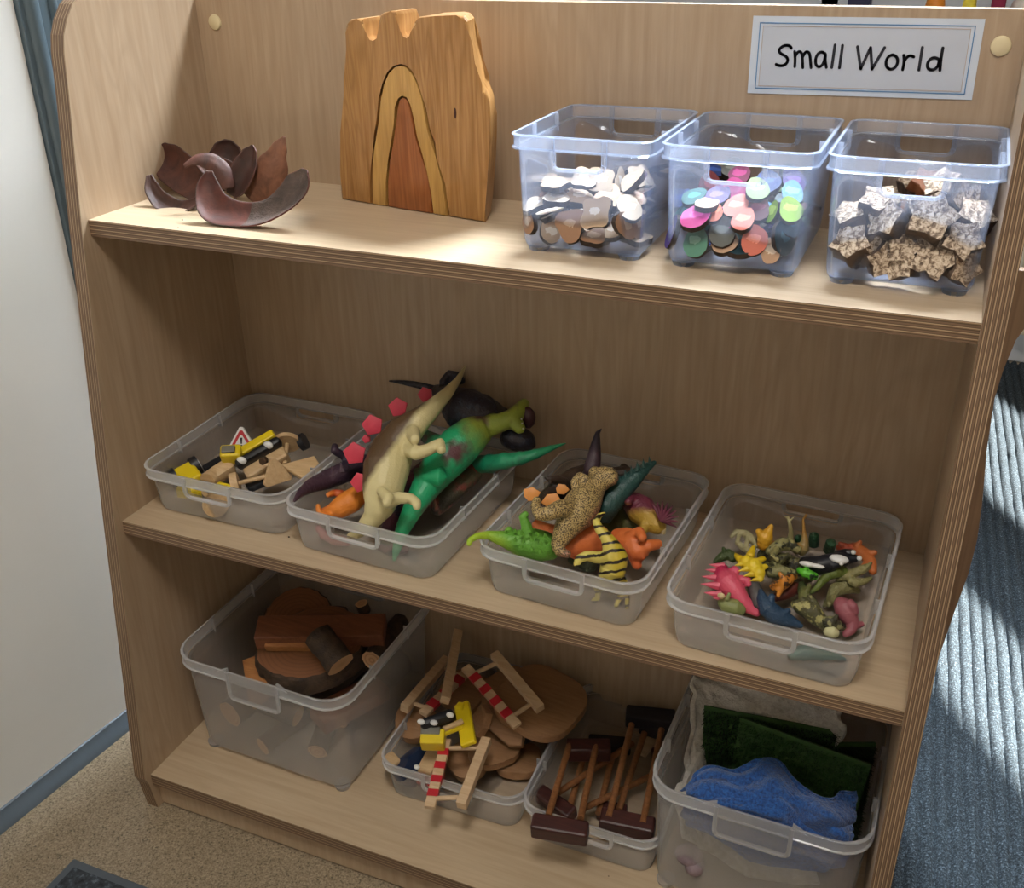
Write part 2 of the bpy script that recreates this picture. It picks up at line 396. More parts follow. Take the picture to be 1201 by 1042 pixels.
for z, y0 in ((Z3, Y3), (Z2, Y2), (0.0, 0.0)):
    bm = NB(); bx(bm, (BW / 2, (y0 + D) / 2, z - T / 2), (BW, D - y0, T))
    for f in bm.faces:
        if f.calc_center_median().y < y0 + 1e-4: f.material_index = 1
    part('shelf', bm, [maple_h, edgez], book, at=(0, y0, z - T))
bm = NB(); bx(bm, (BW / 2, 0.018, (ZF + 0.003 - T) / 2), (BW, 0.018, -T - ZF - 0.003)); part('plinth', bm, maple, book, at=(0.45, 0.01, ZF))
capm = plain('cream_screw_cap_plastic', 'd2c39c', 0.4, 0.03, 30, 0.02)
for x, z in ((0.0218 + 0.003, 0.9109), (0.880, 0.909)):
    bm = NB()
    cyl(bm, (x, D, z), (x, D - 0.0016, z), 0.0088, 28, r2=0.0083); cyl(bm, (x, D - 0.0016, z), (x, D - 0.0024, z), 0.0083, 28, r2=0.007)
    part('screw_cap', bm, capm, book, at=(x, D, z), smooth=40)
# crumbs on the shelves and small scuff on the back
bm = NB()
for p, r_ in (((0.1006, 0.1226, 0.7318), 0.0011), ((0.1163, 0.0961, 0.7318), 0.0007), ((0.2104, 0.0893, 0.3727), 0.0014), ((0.23, 0.0954, 0.3725), 0.0008), ((0.6198, 0.0744, 0.0006), 0.0009)): ball(bm, p, r_, (1, 0.8, 0.6), sub=1)
solo('crumb', bm, plain('crumb', '2e211a', 0.9), 'scattered dark crumbs on the shelf boards', 'crumbs', kind='stuff')

# name card
paper = plain('laminated_card', 'c6cfdb', 0.35, 0.02, 8, 0.0)
inner = plain('card_inner_print', 'bcc2cd', 0.4, 0.02, 8, 0.0)
blue = plain('blue_print', '4f7fae', 0.5, 0.0, 5, 0); tan = plain('tan_print', 'b59c86', 0.5, 0.0, 5, 0); ink = plain('black_print', '2b2b33', 0.95, 0.0, 5, 0)
TL, TR, BR, BL = (0.6579, 0.9300), (0.8633, 0.9312), (0.8641, 0.8622), (0.6585, 0.8591)
TLv, TRv, BRv, BLv = [Vector((a[0], D - 0.001, a[1])) for a in (TL, TR, BR, BL)]
def cardp(u, v, off=0.0):   # u 0..1 across, v 0..1 down
    p = (TLv * (1 - u) + TRv * u) * (1 - v) + (BLv * (1 - u) + BRv * u) * v
    return p - Vector((0, off, 0))
card = thing('name_card', 'white laminated card reading Small World stuck on the bookcase back panel', 'sign', tuple(cardp(0.5, 1)))
def quad(bm, u0, v0, u1, v1, off, th=0.0006):
    f = [cardp(u0, v0, off), cardp(u1, v0, off), cardp(u1, v1, off), cardp(u0, v1, off)]
    a = [bm.verts.new(p) for p in f]; b = [bm.verts.new(p + Vector((0, th, 0))) for p in f]
    bm.faces.new(a); bm.faces.new(b[::-1])
    for k in range(4): bm.faces.new((a[k], b[k], b[(k + 1) % 4], a[(k + 1) % 4]))
bm = NB(); quad(bm, 0, 0, 1, 1, 0.0); part('card_sheet', bm, paper, card)
bm = NB(); quad(bm, 0.052, 0.125, 0.948, 0.895, 0.0003, 0.0002); part('printed_panel', bm, inner, card)
def rect_lines(u0, v0, u1, v1, w, off):
    bm = NB(); wu = w / 3.0
    quad(bm, u0, v0, u1, v0 + w, off, 0.0002); quad(bm, u0, v1 - w, u1, v1, off, 0.0002)
    quad(bm, u0, v0, u0 + wu, v1, off, 0.0002); quad(bm, u1 - wu, v0, u1, v1, off, 0.0002); return bm
part('border_line', rect_lines(0.033, 0.080, 0.967, 0.935, 0.013, 0.0005), blue, card, label='blue border line')
part('border_line', rect_lines(0.050, 0.120, 0.950, 0.900, 0.006, 0.0007), tan, card, label='thin tan border line')
# handwriting-style letters drawn as strokes in card space; px frame of a 1201x493 look at the card
GLY = {
 'S': [[(228,195),(222,184),(204,180),(182,186),(166,200),(164,214),(178,226),(200,236),(212,250),(208,270),(190,284),(168,286),(150,278)]],
 'm': [[(246,212),(250,250),(248,290)],[(248,240),(262,214),(276,212),(286,226),(290,294)],[(288,240),(300,216),(314,212),(326,224),(332,294)]],
 'a': [[(404,222),(386,212),(366,222),(354,250),(356,280),(372,292),(392,280),(402,250),(406,226)],[(406,226),(404,262),(411,292)]],
 'l': [[(454,178),(438,293)]], 'l2': [[(492,180),(477,294)]],
 'W': [[(568,186),(584,298)],[(584,298),(633,190)],[(633,190),(640,300)],[(640,300),(702,190)]],
 'o': [[(742,226),(724,232),(710,252),(708,280),(722,300),(742,300),(760,284),(768,256),(760,234),(742,226)]],
 'r': [[(796,228),(798,262),(790,302)],[(796,262),(810,238),(828,228),(844,236)]],
 'l3': [[(886,188),(868,303)]],
 'd': [[(962,246),(944,238),(922,246),(908,270),(910,294),(926,304),(948,298),(962,276),(966,250)],[(984,190),(974,246),(968,304)]],
}
def letter_uv(x, y):
    # corners of the card in the same look: TL (22,35) TR (1186,44) BR (1114,458) BL (0,428)
    u = 0.5; v = 0.5
    for _ in range(12):
        px = (22*(1-u)+1186*u)*(1-v) + (0*(1-u)+1114*u)*v; py = (35*(1-u)+44*u)*(1-v) + (428*(1-u)+458*u)*v
        u += (x - px) / 1140.0; v += (y - py) / 403.0
    return u, v
def smooth_line(pts, it=2):
    for _ in range(it):
        if len(pts) < 3: return pts
        q = [pts[0]]
        for a, b in zip(pts, pts[1:]): q += [(a[0]*.75+b[0]*.25, a[1]*.75+b[1]*.25), (a[0]*.25+b[0]*.75, a[1]*.25+b[1]*.75)]
        pts = q + [pts[-1]]
    return pts
for key, strokes in GLY.items():
    bm = NB()
    for st in strokes:
        p = [cardp(*letter_uv(*q), 0.0009) for q in smooth_line(st)]
        rr_ = 0.00135
        for i, a in enumerate(p):
            c = bm.verts.new(a); ring = [bm.verts.new(a + Vector((math.cos(2*PI*k/10)*rr_, 0, math.sin(2*PI*k/10)*rr_))) for k in range(10)]
            for k in range(10): bm.faces.new((c, ring[k], ring[(k+1) % 10]))
        for a, b in zip(p, p[1:]):
            d = b - a
            if d.length < 1e-6: continue
            nrm = Vector((d.z, 0, -d.x)).normalized() * rr_
            bm.faces.new([bm.verts.new(v) for v in (a + nrm, b + nrm, b - nrm, a - nrm)])
    part('letter', bm, ink, card)
bm = NB(); o_ = Vector((0, -0.0002, 0))

# neighbouring board and stool seen past the bookcase
bm = NB()
oc = [(0.905, -0.058), (0.905, 0.70)] + [(x, z) for x, z in ((0.962, 0.70), (0.958, 0.655), (0.945, 0.628), (0.9405, 0.595), (0.938, 0.56), (0.9415, 0.50), (0.948, 0.44), (0.9515, 0.39), (0.9505, 0.345), (0.945, 0.29), (0.938, 0.21), (0.934, 0.15), (0.930, 0.05), (0.928, -0.058))]
M = Matrix(((1, 0, 0, 0), (0, 0, -1, 0.353), (0, 1, 0, 0), (0, 0, 0, 1)))
prism(bm, oc, M, 0.012, 0, None, 0.001)
solo('backing_board', bm, wood('brown_board', '8f7258', '7d6149', 'Z'), 'brown wavy-edged board standing upright behind the bookcase beside the carpet', 'board')
bm = NB()
hp = [(1.05, 0.13), (1.058, 0.115), (1.07, 0.105), (1.09, 0.10), (1.60, 0.10), (1.62, 0.12), (1.62, 0.46), (1.60, 0.48), (1.08, 0.48), (1.05, 0.46)]
hp = [((1.0532, 1.99, 0.0308)[0] + (x - 1.05), (1.0646, 1.99, 0.0439)[2] + (z - 0.10) * 0.9) for x, z in hp]
prism(bm, hp, Matrix(((1, 0, 0, 0), (0, 0, -1, 2.04), (0, 1, 0, 0), (0, 0, 0, 1))), 0.10, 0, None, 0.012)
solo('wall_heater', bm, plain('cream_enamel', 'd8ccb4', 0.4), 'cream rounded wall heater above the white skirting at the far wall', 'heater', smooth=50)
# toys on the window sill beyond
def sill(name, lab, cat, col, px, w, h, typ='box'):
    zt = ZF + 0.8525; ry = 2.0; bm = NB()
    if typ == 'box': bx(bm, (px, ry, zt + h / 2), (w, 0.06, h), bev=0.004)
    elif typ == 'cone':
        cyl(bm, (px, ry, zt), (px, ry, zt + h), w / 2, 24, r2=w * 0.15); ball(bm, (px, ry, zt + h), w * 0.2)
    else:
        ball(bm, (px, ry, zt + w * 0.4), w / 2, (1, 1, 0.8)); ball(bm, (px, ry, zt + w), w * 0.3)
    solo(name, bm, plain(name + '_paint', col, 0.45), lab, cat, smooth=40)
sill('storage_box', 'navy storage box on the window sill', 'box', '2b2d52', 0.585, 0.05, 0.10)
sill('toy_figure', 'orange toy figure on the window sill', 'toy', 'e8902c', 0.752, 0.05, 0.10, 'cone')
sill('toy_cone', 'yellow toy cone on the window sill', 'toy', 'f2e24a', 0.825, 0.035, 0.10, 'cone')
sill('book', 'crimson book standing on the window sill', 'book', '8e1f48', 0.885, 0.03, 0.12)
sill('toy_ball', 'white toy figure with round head on the window sill', 'toy', 'e6ded6', 0.935, 0.05, 0.10, 'ball')

# ------------------------------------------------------------------ top shelf: wooden castle in three nested pieces
co = Vector((0.222, 0.258, Z3)); ce = Vector((0.1927, -0.0347, 0)).normalized(); cn = Vector((ce.y, -ce.x, 0))  # cn faces the room
MC = Matrix(((ce.x, 0, cn.x, co.x), (ce.y, 0, cn.y, co.y), (0, 1, 0, co.z), (0, 0, 0, 1)))
OUT = [(-0.0055, 0.0032),(-0.0037, 0.0287),(-0.0008, 0.0527),(0.0019, 0.0754),(0.0068, 0.095),(0.0117, 0.1152),(0.0136, 0.1312),(0.0153, 0.1462),(0.021, 0.1637),(0.0253, 0.1799),(0.024, 0.1891),(0.0292, 0.1934),(0.0387, 0.1946),(0.0468, 0.1949),(0.0486, 0.19),(0.0485, 0.1784),(0.0525, 0.1719),(0.0593, 0.1705),(0.0665, 0.1742),(0.0696, 0.1826),(0.07, 0.1989),(0.0748, 0.2015),(0.085, 0.2034),(0.0916, 0.2036),(0.0935, 0.1997),(0.0933, 0.1836),(0.0972, 0.1772),(0.1036, 0.1751),(0.1093, 0.1778),(0.1131, 0.1844),(0.1138, 0.194),(0.1196, 0.199),(0.141, 0.2005),(0.1671, 0.2022),(0.1753, 0.2017),(0.1801, 0.1972),(0.1823, 0.1771),(0.1878, 0.1592),(0.1922, 0.1402),(0.1981, 0.1325),(0.2019, 0.1239),(0.2034, 0.1067),(0.2028, 0.0866),(0.201, 0.0643),(0.1981, 0.0388),(0.1952, 0.0153),(0.1936, -0.0003)]
HOLE = [(0.1466, -0.0049),(0.1466, 0.0155),(0.1443, 0.0352),(0.1379, 0.0613),(0.131, 0.0765),(0.1276, 0.0918),(0.1244, 0.1105),(0.1221, 0.1256),(0.1165, 0.1403),(0.1105, 0.1499),(0.1021, 0.1553),(0.0932, 0.1564),(0.0828, 0.1534),(0.073, 0.1461),(0.065, 0.1345),(0.061, 0.1169),(0.0566, 0.0964),(0.0514, 0.0798),(0.0451, 0.0647),(0.0418, 0.0384),(0.0376, 0.0027)]
ARC_O = [(0.0406, 0.0022),(0.0444, 0.034),(0.0478, 0.0613),(0.0549, 0.0783),(0.0602, 0.0967),(0.0645, 0.1172),(0.0681, 0.1304),(0.0762, 0.1429),(0.0847, 0.1493),(0.0928, 0.1514),(0.1005, 0.1502),(0.1079, 0.1439),(0.1139, 0.1351),(0.1185, 0.1228),(0.1208, 0.1068),(0.124, 0.088),(0.1287, 0.0745),(0.1345, 0.0592),(0.1408, 0.0339),(0.143, 0.0132),(0.1431, -0.0053)]
ARC_I = [(0.1258, -0.0058),(0.1253, 0.022),(0.1233, 0.0446),(0.1156, 0.0644),(0.11, 0.0815),(0.1077, 0.0971),(0.1056, 0.1142),(0.1006, 0.1224),(0.0928, 0.1239),(0.0856, 0.1196),(0.0824, 0.109),(0.0797, 0.0921),(0.0747, 0.0747),(0.0663, 0.054),(0.0629, 0.0295),(0.0596, 0.0007)]
CORE = [(0.063, -0.0027),(0.0657, 0.027),(0.0691, 0.0515),(0.0774, 0.0714),(0.0819, 0.0896),(0.0851, 0.1074),(0.0888, 0.1172),(0.0936, 0.1202),(0.0991, 0.118),(0.103, 0.1097),(0.1051, 0.0925),(0.108, 0.0787),(0.1137, 0.0624),(0.121, 0.0434),(0.1236, 0.0218),(0.1229, -0.0062)]
def flat0(pts):
    zb = 0.0005
    pts = list(pts); pts[0] = (pts[0][0], zb); pts[-1] = (pts[-1][0], zb); return pts
cas = wood('oiled_alder', 'b98d58', '92642f', 'Z', 1, 0.38, 0.5, 0.1, 1.6)
cas2 = wood('pale_lime_wood', 'c9a05c', 'a97e40', 'Z', 1, 0.38, 0.3, 0.08, 1.6)
cas3 = wood('red_brown_alder', 'a8683a', '84491f', 'Z', 1, 0.38, 0.4, 0.08, 1.6)
barkm = wood('dark_red_bark', '5c2b20', '2f1712', 'Z', 3, 0.7, 0.3, 0.9, 2)
TH = 0.036
def castle(name, outline, mats, label, bev=0.0022, zoff=0):
    bm = NB(); M = MC @ Matrix.Translation((0, 0, -TH / 2))
    prism(bm, outline, M, TH, 0, None, bev)
    if len(mats) > 1:
        for f in bm.faces:
            c = f.calc_center_median(); l = MC.inverted() @ c; nl = MC.to_3x3().inverted() @ f.normal
            if l.x > 0.165 and nl.x > 0.6 and l.y < 0.12: f.material_index = 1
    for v in bm.verts:
        l = MC.inverted() @ v.co
        if name == 'castle_block' and l.x > 0.12 and l.z < -0.02: v.co = MC @ Vector((l.x - 0.015, l.y, l.z))
    for f in bm.faces: f.normal_update()
    return solo(name, bm, mats, label, 'wooden toy', 'nested wooden castle pieces', smooth=35)
cb_ = castle('castle_block', flat0(OUT) + flat0(HOLE), [cas, barkm], 'tall honey-coloured wooden castle block with three crenels and a bark edge', 0.0032)
castle('arch_block', flat0(ARC_O) + flat0(ARC_I), [cas2], 'slim pale wooden arch nested inside the castle block')
castle('core_block', flat0(CORE), [cas3], 'reddish bottle-shaped wooden core inside the pale arch')
kn = (0.1614, 0.1091)
bm = NB(); ball(bm, MC @ Vector((kn[0], kn[1], 0.0)), 0.0040, (0.4, 0.3, 1.4)); part('knot', bm, barkm, cb_, label='dark knot hole')
# ------------------------------------------------------------------ top shelf: dried pod husks
def husk_mat(name, c1, c2, ribs=False):
    m, nt, b = newmat(name); v = coords(nt, (1, 1, 1)); n = noise_n(nt, v, 45, 5, 0.65, 0.6); n2 = noise_n(nt, v, 160, 4, 0.6, 2.0)
    r = ramp(nt, [(0.3, hx(c2)), (0.7, hx(c1))], n); nt.links.new(r.outputs[0], b.inputs['Base Color'])
    b.inputs['Roughness'].default_value = 0.6 if not ribs else 0.7
    bump(nt, b, n2 if ribs else n, 0.9 if ribs else 0.4, 0.002); return m
hred = husk_mat('husk_inner_red', '602c1e', '38170f'); hgrey = husk_mat('husk_outer_grey', '62524a', '372c27', True); hdark = husk_mat('husk_dark', '4a2a22', '28170f'); hlight = husk_mat('husk_outer_tan', '8a5c44', '52301f'); hpurple = husk_mat('husk_outer_plum', '5c3428', '341b15')
def husk(name, label, pts, ws, cross, cup, mats, th=0.0022, two=False):
    """boat-shaped pod husk: centre line pts, half widths ws, cross direction, cup depth (sign = which way it opens)"""
    # resample
    P = [Vector(p) for p in pts]; n = 26; m = 9
    def cr(t):
        x = t * (len(P) - 1); i = min(int(x), len(P) - 2); f = x - i
        p0, p1, p2, p3 = P[max(i - 1, 0)], P[i], P[i + 1], P[min(i + 2, len(P) - 1)]
        return 0.5 * ((2 * p1) + (p2 - p0) * f + (2 * p0 - 5 * p1 + 4 * p2 - p3) * f * f + (3 * p1 - p0 - 3 * p2 + p3) * f ** 3)
    def wr(t):
        x = t * (len(ws) - 1); i = min(int(x), len(ws) - 2); f = x - i; f = f * f * (3 - 2 * f); return ws[i] * (1 - f) + ws[i + 1] * f
    bm = NB(); G = []
    cl = cross if isinstance(cross, list) else [cross]
    def xr(t):
        if len(cl) == 1: return Vector(cl[0]).normalized()
        x = t * (len(cl) - 1); i = min(int(x), len(cl) - 2); f = x - i; return (Vector(cl[i]).normalized() * (1 - f) + Vector(cl[i + 1]).normalized() * f).normalized()
    for i in range(n):
        t = i / (n - 1); c = cr(t); tg = (cr(min(1, t + 0.03)) - cr(max(0, t - 0.03))).normalized()
        X = xr(t); x = (X - tg * X.dot(tg)).normalized(); u = tg.cross(x)
        w = wr(t) * 1.15; row = []
        for k in range(m):
            s = -1 + 2 * k / (m - 1)
            wob = noise.noise(Vector((t * 4, s * 2, len(label)))) * 0.0012
            row.append(bm.verts.new(c + x * (w * s) + u * (cup * w * (s * s - 0.4) + wob)))
        G.append(row)
    for i, (a, b) in enumerate(zip(G, G[1:])):
        for k in range(m - 1): bm.faces.new((a[k], a[k + 1], b[k + 1], b[k])).material_index = 1 if two and i < n * 0.45 else 0
    bmesh.ops.recalc_face_normals(bm, faces=bm.faces)
    o = solo(name, bm, mats, label, 'pod husk', 'dried pod husks heaped on the top shelf', smooth=True)
    s = mod(o, 'SOLIDIFY', thickness=th, offset=0); s.material_offset = 1 if len(mats) > 1 else 0
    mod(o, 'SUBSURF', levels=1, render_levels=1)
    return o
VX = (0.25, 0.9, 0.1)
husk('pod_husk', 'long U-shaped pod husk with red inside at the front of the heap', [(0.1245, 0.15, 0.7806), (0.1262, 0.142, 0.7625), (0.1405, 0.132, 0.7441), (0.1683, 0.132, 0.7392), (0.1992, 0.135, 0.743), (0.222, 0.145, 0.7569), (0.2344, 0.155, 0.7734), (0.2393, 0.16, 0.7885)], [0.003, 0.012, 0.017, 0.016, 0.016, 0.018, 0.017, 0.004], [(0.9, 0.35, 0.0), (0.8, 0.5, 0.3), (0.3, 0.8, 0.45), (-0.1, 0.85, 0.5), (-0.35, 0.75, 0.5), (-0.7, 0.5, 0.5), (-0.8, 0.4, 0.4)], 0.35, [hred, hgrey, hred], two=True)
husk('pod_husk', 'small grey-brown curved pod husk nearest the side panel', [(0.0182, 0.175, 0.7628), (0.0266, 0.168, 0.7467), (0.0438, 0.163, 0.7348), (0.0655, 0.163, 0.7299), (0.0894, 0.168, 0.7403)], [0.003, 0.008, 0.010, 0.010, 0.007], [(0.7, 0.5, 0.3), (0.5, 0.7, 0.45), (0.2, 0.8, 0.55), (0, 0.8, 0.6)], 0.4, [hgrey, hdark])
husk('pod_husk', 'wide dark pod husk leaning upward with its hollow showing', [(-0.0131, 0.225, 0.7787), (0.004, 0.222, 0.7706), (0.0323, 0.212, 0.7609), (0.0617, 0.2, 0.751), (0.087, 0.19, 0.7427)], [0.001, 0.015, 0.020, 0.020, 0.017, 0.008], [(0.6, 0.3, 0.75)], 0.55, [hdark, hpurple])
husk('pod_husk', 'narrow strip-like pod husk arching over the heap', [(0.0783, 0.165, 0.7787), (0.0903, 0.172, 0.7855), (0.1057, 0.178, 0.7826), (0.1174, 0.178, 0.7714), (0.1236, 0.175, 0.7548)], [0.003, 0.006, 0.009, 0.010, 0.008], [(0.1, 0.8, 0.6), (0.6, 0.5, 0.5)], -0.4, [hpurple, hdark])
husk('pod_husk', 'round dark pod husk standing at the rear of the heap', [(0.0765, 0.25, 0.7913), (0.075, 0.247, 0.7762), (0.0783, 0.24, 0.7583), (0.0873, 0.23, 0.7394)], [0.004, 0.014, 0.019, 0.020, 0.018, 0.012], (0.9, 0.4, 0.1), 0.4, [hdark, hdark])
husk('pod_husk', 'slender boat-shaped pod husk with thin raised rims', [(0.143, 0.205, 0.7982), (0.141, 0.198, 0.7828), (0.1349, 0.19, 0.7654), (0.1238, 0.182, 0.7456)], [0.001, 0.009, 0.013, 0.014, 0.012, 0.006], (0.9, 0.2, 0.35), 0.55, [hpurple, hdark])
husk('pod_husk', 'tall pointed tan pod husk with hooked tip', [(0.1798, 0.215, 0.8078), (0.1724, 0.21, 0.7936), (0.1643, 0.205, 0.7756), (0.1517, 0.2, 0.7589), (0.1366, 0.195, 0.7417)], [0.001, 0.009, 0.017, 0.020, 0.012], (0.9, 0.2, 0.35), -0.45, [hlight, hdark])
husk('pod_husk', 'curled brown pod husk bridging the middle of the heap', [(0.0692, 0.2, 0.7775), (0.0892, 0.2, 0.7713), (0.1128, 0.195, 0.7646), (0.1278, 0.19, 0.7498)], [0.006, 0.012, 0.013, 0.008], [(0.2, 0.6, 0.7)], 0.4, [hdark, hpurple])

# ------------------------------------------------------------------ see-through bins
pl_clear = plastic('clear_polypropylene', (0.62, 0.74, 1.0, 1), 0.045, 0.12, 0.5)
pl_rim = plastic('clear_polypropylene_rim', (0.70, 0.80, 1.0, 1), 0.24, 0.15, 0.7)
pl_milk = plastic('milky_polypropylene', (0.86, 0.84, 0.81, 1), 0.045, 0.22, 0.3)
pl_milk_rim = plastic('milky_polypropylene_rim', (0.93, 0.92, 0.91, 1), 0.27, 0.22, 0.6)
def rloop(w, d, r, hw, z, seg=5):
    """rounded rectangle, counted so that every loop has the same vertices; front side first, split at +-hw"""
    pts = []
    w2, d2 = w / 2, d / 2; r = min(r, w2 * 0.9, d2 * 0.9)
    for x in (-hw, 0, hw): pts.append((x, -d2))
    for k in range(seg + 1): a = -PI / 2 + PI / 2 * k / seg; pts.append((w2 - r + r * math.cos(a), -d2 + r + r * math.sin(a)))
    pts.append((w2, 0))
    for k in range(seg + 1): a = PI / 2 * k / seg; pts.append((w2 - r + r * math.cos(a), d2 - r + r * math.sin(a)))
    for x in (hw, 0, -hw): pts.append((x, d2))
    for k in range(seg + 1): a = PI / 2 + PI / 2 * k / seg; pts.append((-w2 + r + r * math.cos(a), d2 - r + r * math.sin(a)))
    pts.append((-w2, 0))
    for k in range(seg + 1): a = PI + PI / 2 * k / seg; pts.append((-w2 + r + r * math.cos(a), -d2 + r + r * math.sin(a)))
    return [(x, y, z) for x, y in pts]
def bin_box(name, label, group, cx, cy, z, w, d, h, rot=0, taper=0.010, band=0.014, hw=0.025, hdrop=0.018, rad=0.022, feet=0.0, mats=None, closed=False):
    t = thing(name, label, 'storage box', (cx, cy, z), group)
    Mx = Matrix.Translation((cx, cy, z)) @ Matrix.Rotation(R(rot), 4, 'Z')
    body_m, rim_m = mats
    zb = feet; inn = 0.0045
    rows = [(taper + 0.007, zb, rad * 0.55), (taper + 0.0015, zb + 0.002, rad * 0.65), (taper, zb + 0.007, rad * 0.7)]
    zh0 = h - band - hdrop; 
    def ins(zz): return taper + (inn - taper) * (zz - zb) / (h - zb)
    for zz in (zb + (zh0 - zb) * 0.35, zb + (zh0 - zb) * 0.7, zh0, h - band): rows.append((ins(zz), zz, rad * (0.7 + 0.3 * zz / h)))
    bm = NB(); L = []
    for i, zz, rr_ in rows: L.append([bm.verts.new(p) for p in rloop(w - 2 * i, d - 2 * i, rr_, hw, zz)])
    n = len(L[0])
    bm.faces.new(L[0])
    for li, (a, b) in enumerate(zip(L, L[1:])):
        for k in range(n):
            k2 = (k + 1) % n
            if li == len(L) - 2 and not closed and abs(a[k].co.x) <= hw + 1e-4 and abs(a[k2].co.x) <= hw + 1e-4 and abs(abs(a[k].co.y) - abs(a[k2].co.y)) < 1e-5: continue
            bm.faces.new((a[k], a[k2], b[k2], b[k]))
    bm.transform(Mx)
    o = part('bin_body', bm, body_m, t, smooth=50)
    mod(o, 'SOLIDIFY', thickness=0.0013, offset=-1)
    # rim band
    bm = NB(); L = []
    for i, zz in ((inn, h - band - 0.0002), (0.0002, h - band), (0.0, h - band + 0.0012), (0.0016, h - band + 0.0022), (0.0016, h - 0.0018), (0.0, h - 0.0008), (0.0006, h), (0.0030, h)):
        L.append([bm.verts.new(p) for p in rloop(w - 2 * i, d - 2 * i, rad, hw, zz)])
    for a, b in zip(L, L[1:]):
        for k in range(n): bm.faces.new((a[k], a[(k + 1) % n], b[(k + 1) % n], b[k]))
    bm.transform(Mx)
    o = part('bin_rim', bm, rim_m, t, smooth=50)
    mod(o, 'SOLIDIFY', thickness=0.0011, offset=-1)
    # handle frames front and back
    for s in (-1, 1):
        bm = NB(); y = s * (d / 2 - 0.0005)
        hh = hdrop + band; hwf = hw + 0.002
        pth = [(-hwf, h - 0.001), (-hwf, h - hh + 0.006), (-hwf + 0.0018, h - hh + 0.0018), (-hwf + 0.006, h - hh), (hwf - 0.006, h - hh), (hwf - 0.0018, h - hh + 0.0018), (hwf, h - hh + 0.006), (hwf, h - 0.001)]
        for (x0, z0), (x1, z1) in zip(pth, pth[1:]):
            beam(bm, (x0, y, z0), (x1, y, z1), 0.0046, 0.0026, (0, 1, 0) if abs(x1 - x0) < abs(z1 - z0) else (0, 0, 1))
        if closed:
            b2 = NB(); bx(b2, (0, y + s * 0.0012, h - hh / 2), (hwf * 2, 0.0012, hh)); b2.transform(Mx); part('grip_panel', b2, body_m, t)
            for sx in (-1, 1): prism(bm, [(0, -0.004), (sx * 0.016, -0.004), (0, 0.0045)], Matrix(((1, 0, 0, sx * hwf), (0, 0, -1, y - s * 0.002), (0, 1, 0, h), (0, 0, 0, 1))), 0.004)
        bm.transform(Mx); part('handle_frame', bm, rim_m, t)
    # side grip marks
    for s in (-1, 1):
        for yy in (-0.18, 0.16):
            bm = NB(); bx(bm, (s * (w / 2 - 0.004), d * yy, h - band * 0.65), (0.007, 0.0014, band * 1.3)); bm.transform(Mx); part('rim_rib', bm, rim_m, t)
    if feet:
        for sx in (-1, 1):
            for sy in (-1, 1):
                bm = NB(); fx_, fy_ = sx * (w / 2 - taper - 0.014), sy * (d / 2 - taper - 0.012)
                cyl(bm, (fx_, fy_, 0.0), (fx_, fy_, feet), 0.0095, 20, r2=0.011); bm.transform(Mx); part('foot', bm, rim_m, t, smooth=50)
    return t
CL = (pl_clear, pl_rim); MK = (pl_milk, pl_milk_rim)
g1 = 'clear storage boxes on the top shelf'
HT = 0.111
TOP = [(0.5465, 0.1385 + 0.086, 0.138, 0.176, 'clear box of pale lobed wood slices next to the wooden castle'),
       (0.6885, 0.1385 + 0.086, 0.136, 0.176, 'clear box of brightly dyed wood slices, middle of the upper three'),
       (0.8310, 0.1385 + 0.086, 0.139, 0.176, 'clear box of star-shaped bark chunks under the name card')]
for cx, cy, w, d, lab in TOP: bin_box('storage_box', lab, g1, cx, cy, Z3, w, d, HT, 0, 0.0095, 0.0135, 0.023, 0.0155, 0.014, 0.004, CL)
g2 = 'shallow trays on the middle shelf'
MID = [(0.112, 0.194, 0.207, 0.240, 0, 'shallow tray of wooden vehicles and road signs against the side panel'),
       (0.3235, 0.183, 0.200, 0.246, -2.5, 'shallow tray overflowing with large toy dinosaurs'),
       (0.5600, 0.186, 0.188, 0.250, -3.5, 'shallow tray of medium toy dinosaurs with a lime green tail hanging out'),
       (0.7700, 0.172, 0.196, 0.252, -2.5, 'shallow tray of tiny plastic animals and dinosaurs')]
for cx, cy, w, d, rt, lab in MID: bin_box('storage_tray', lab, g2, cx, cy, Z2, w, d, 0.062, rt, 0.011, 0.013, 0.030, 0.013, 0.026, 0, MK)
g3 = 'storage boxes on the bottom shelf'
bin_box('storage_bin', 'deep milky box of log slices and branches beside the side panel', g3, 0.150, 0.186, 0, 0.262, 0.262, 0.165, -1, 0.014, 0.016, 0.036, 0.026, 0.036, 0.006, MK, True)
bin_box('storage_tray', 'shallow tray of toy barriers, vehicles and tree shapes beside the log box', g3, 0.4000, 0.202, 0, 0.200, 0.240, 0.063, 1.5, 0.011, 0.013, 0.030, 0.013, 0.026, 0, MK)
bin_box('storage_tray', 'shallow tray of dark wooden trestle frames', g3, 0.5870, 0.205, 0, 0.176, 0.246, 0.063, 0, 0.010, 0.013, 0.030, 0.013, 0.026, 0, MK)
bin_box('storage_bin', 'deep milky box of blue cloth and green turf squares', g3, 0.7800, 0.190, 0, 0.240, 0.245, 0.168, -1, 0.012, 0.016, 0.038, 0.026, 0.036, 0.006, MK, True)

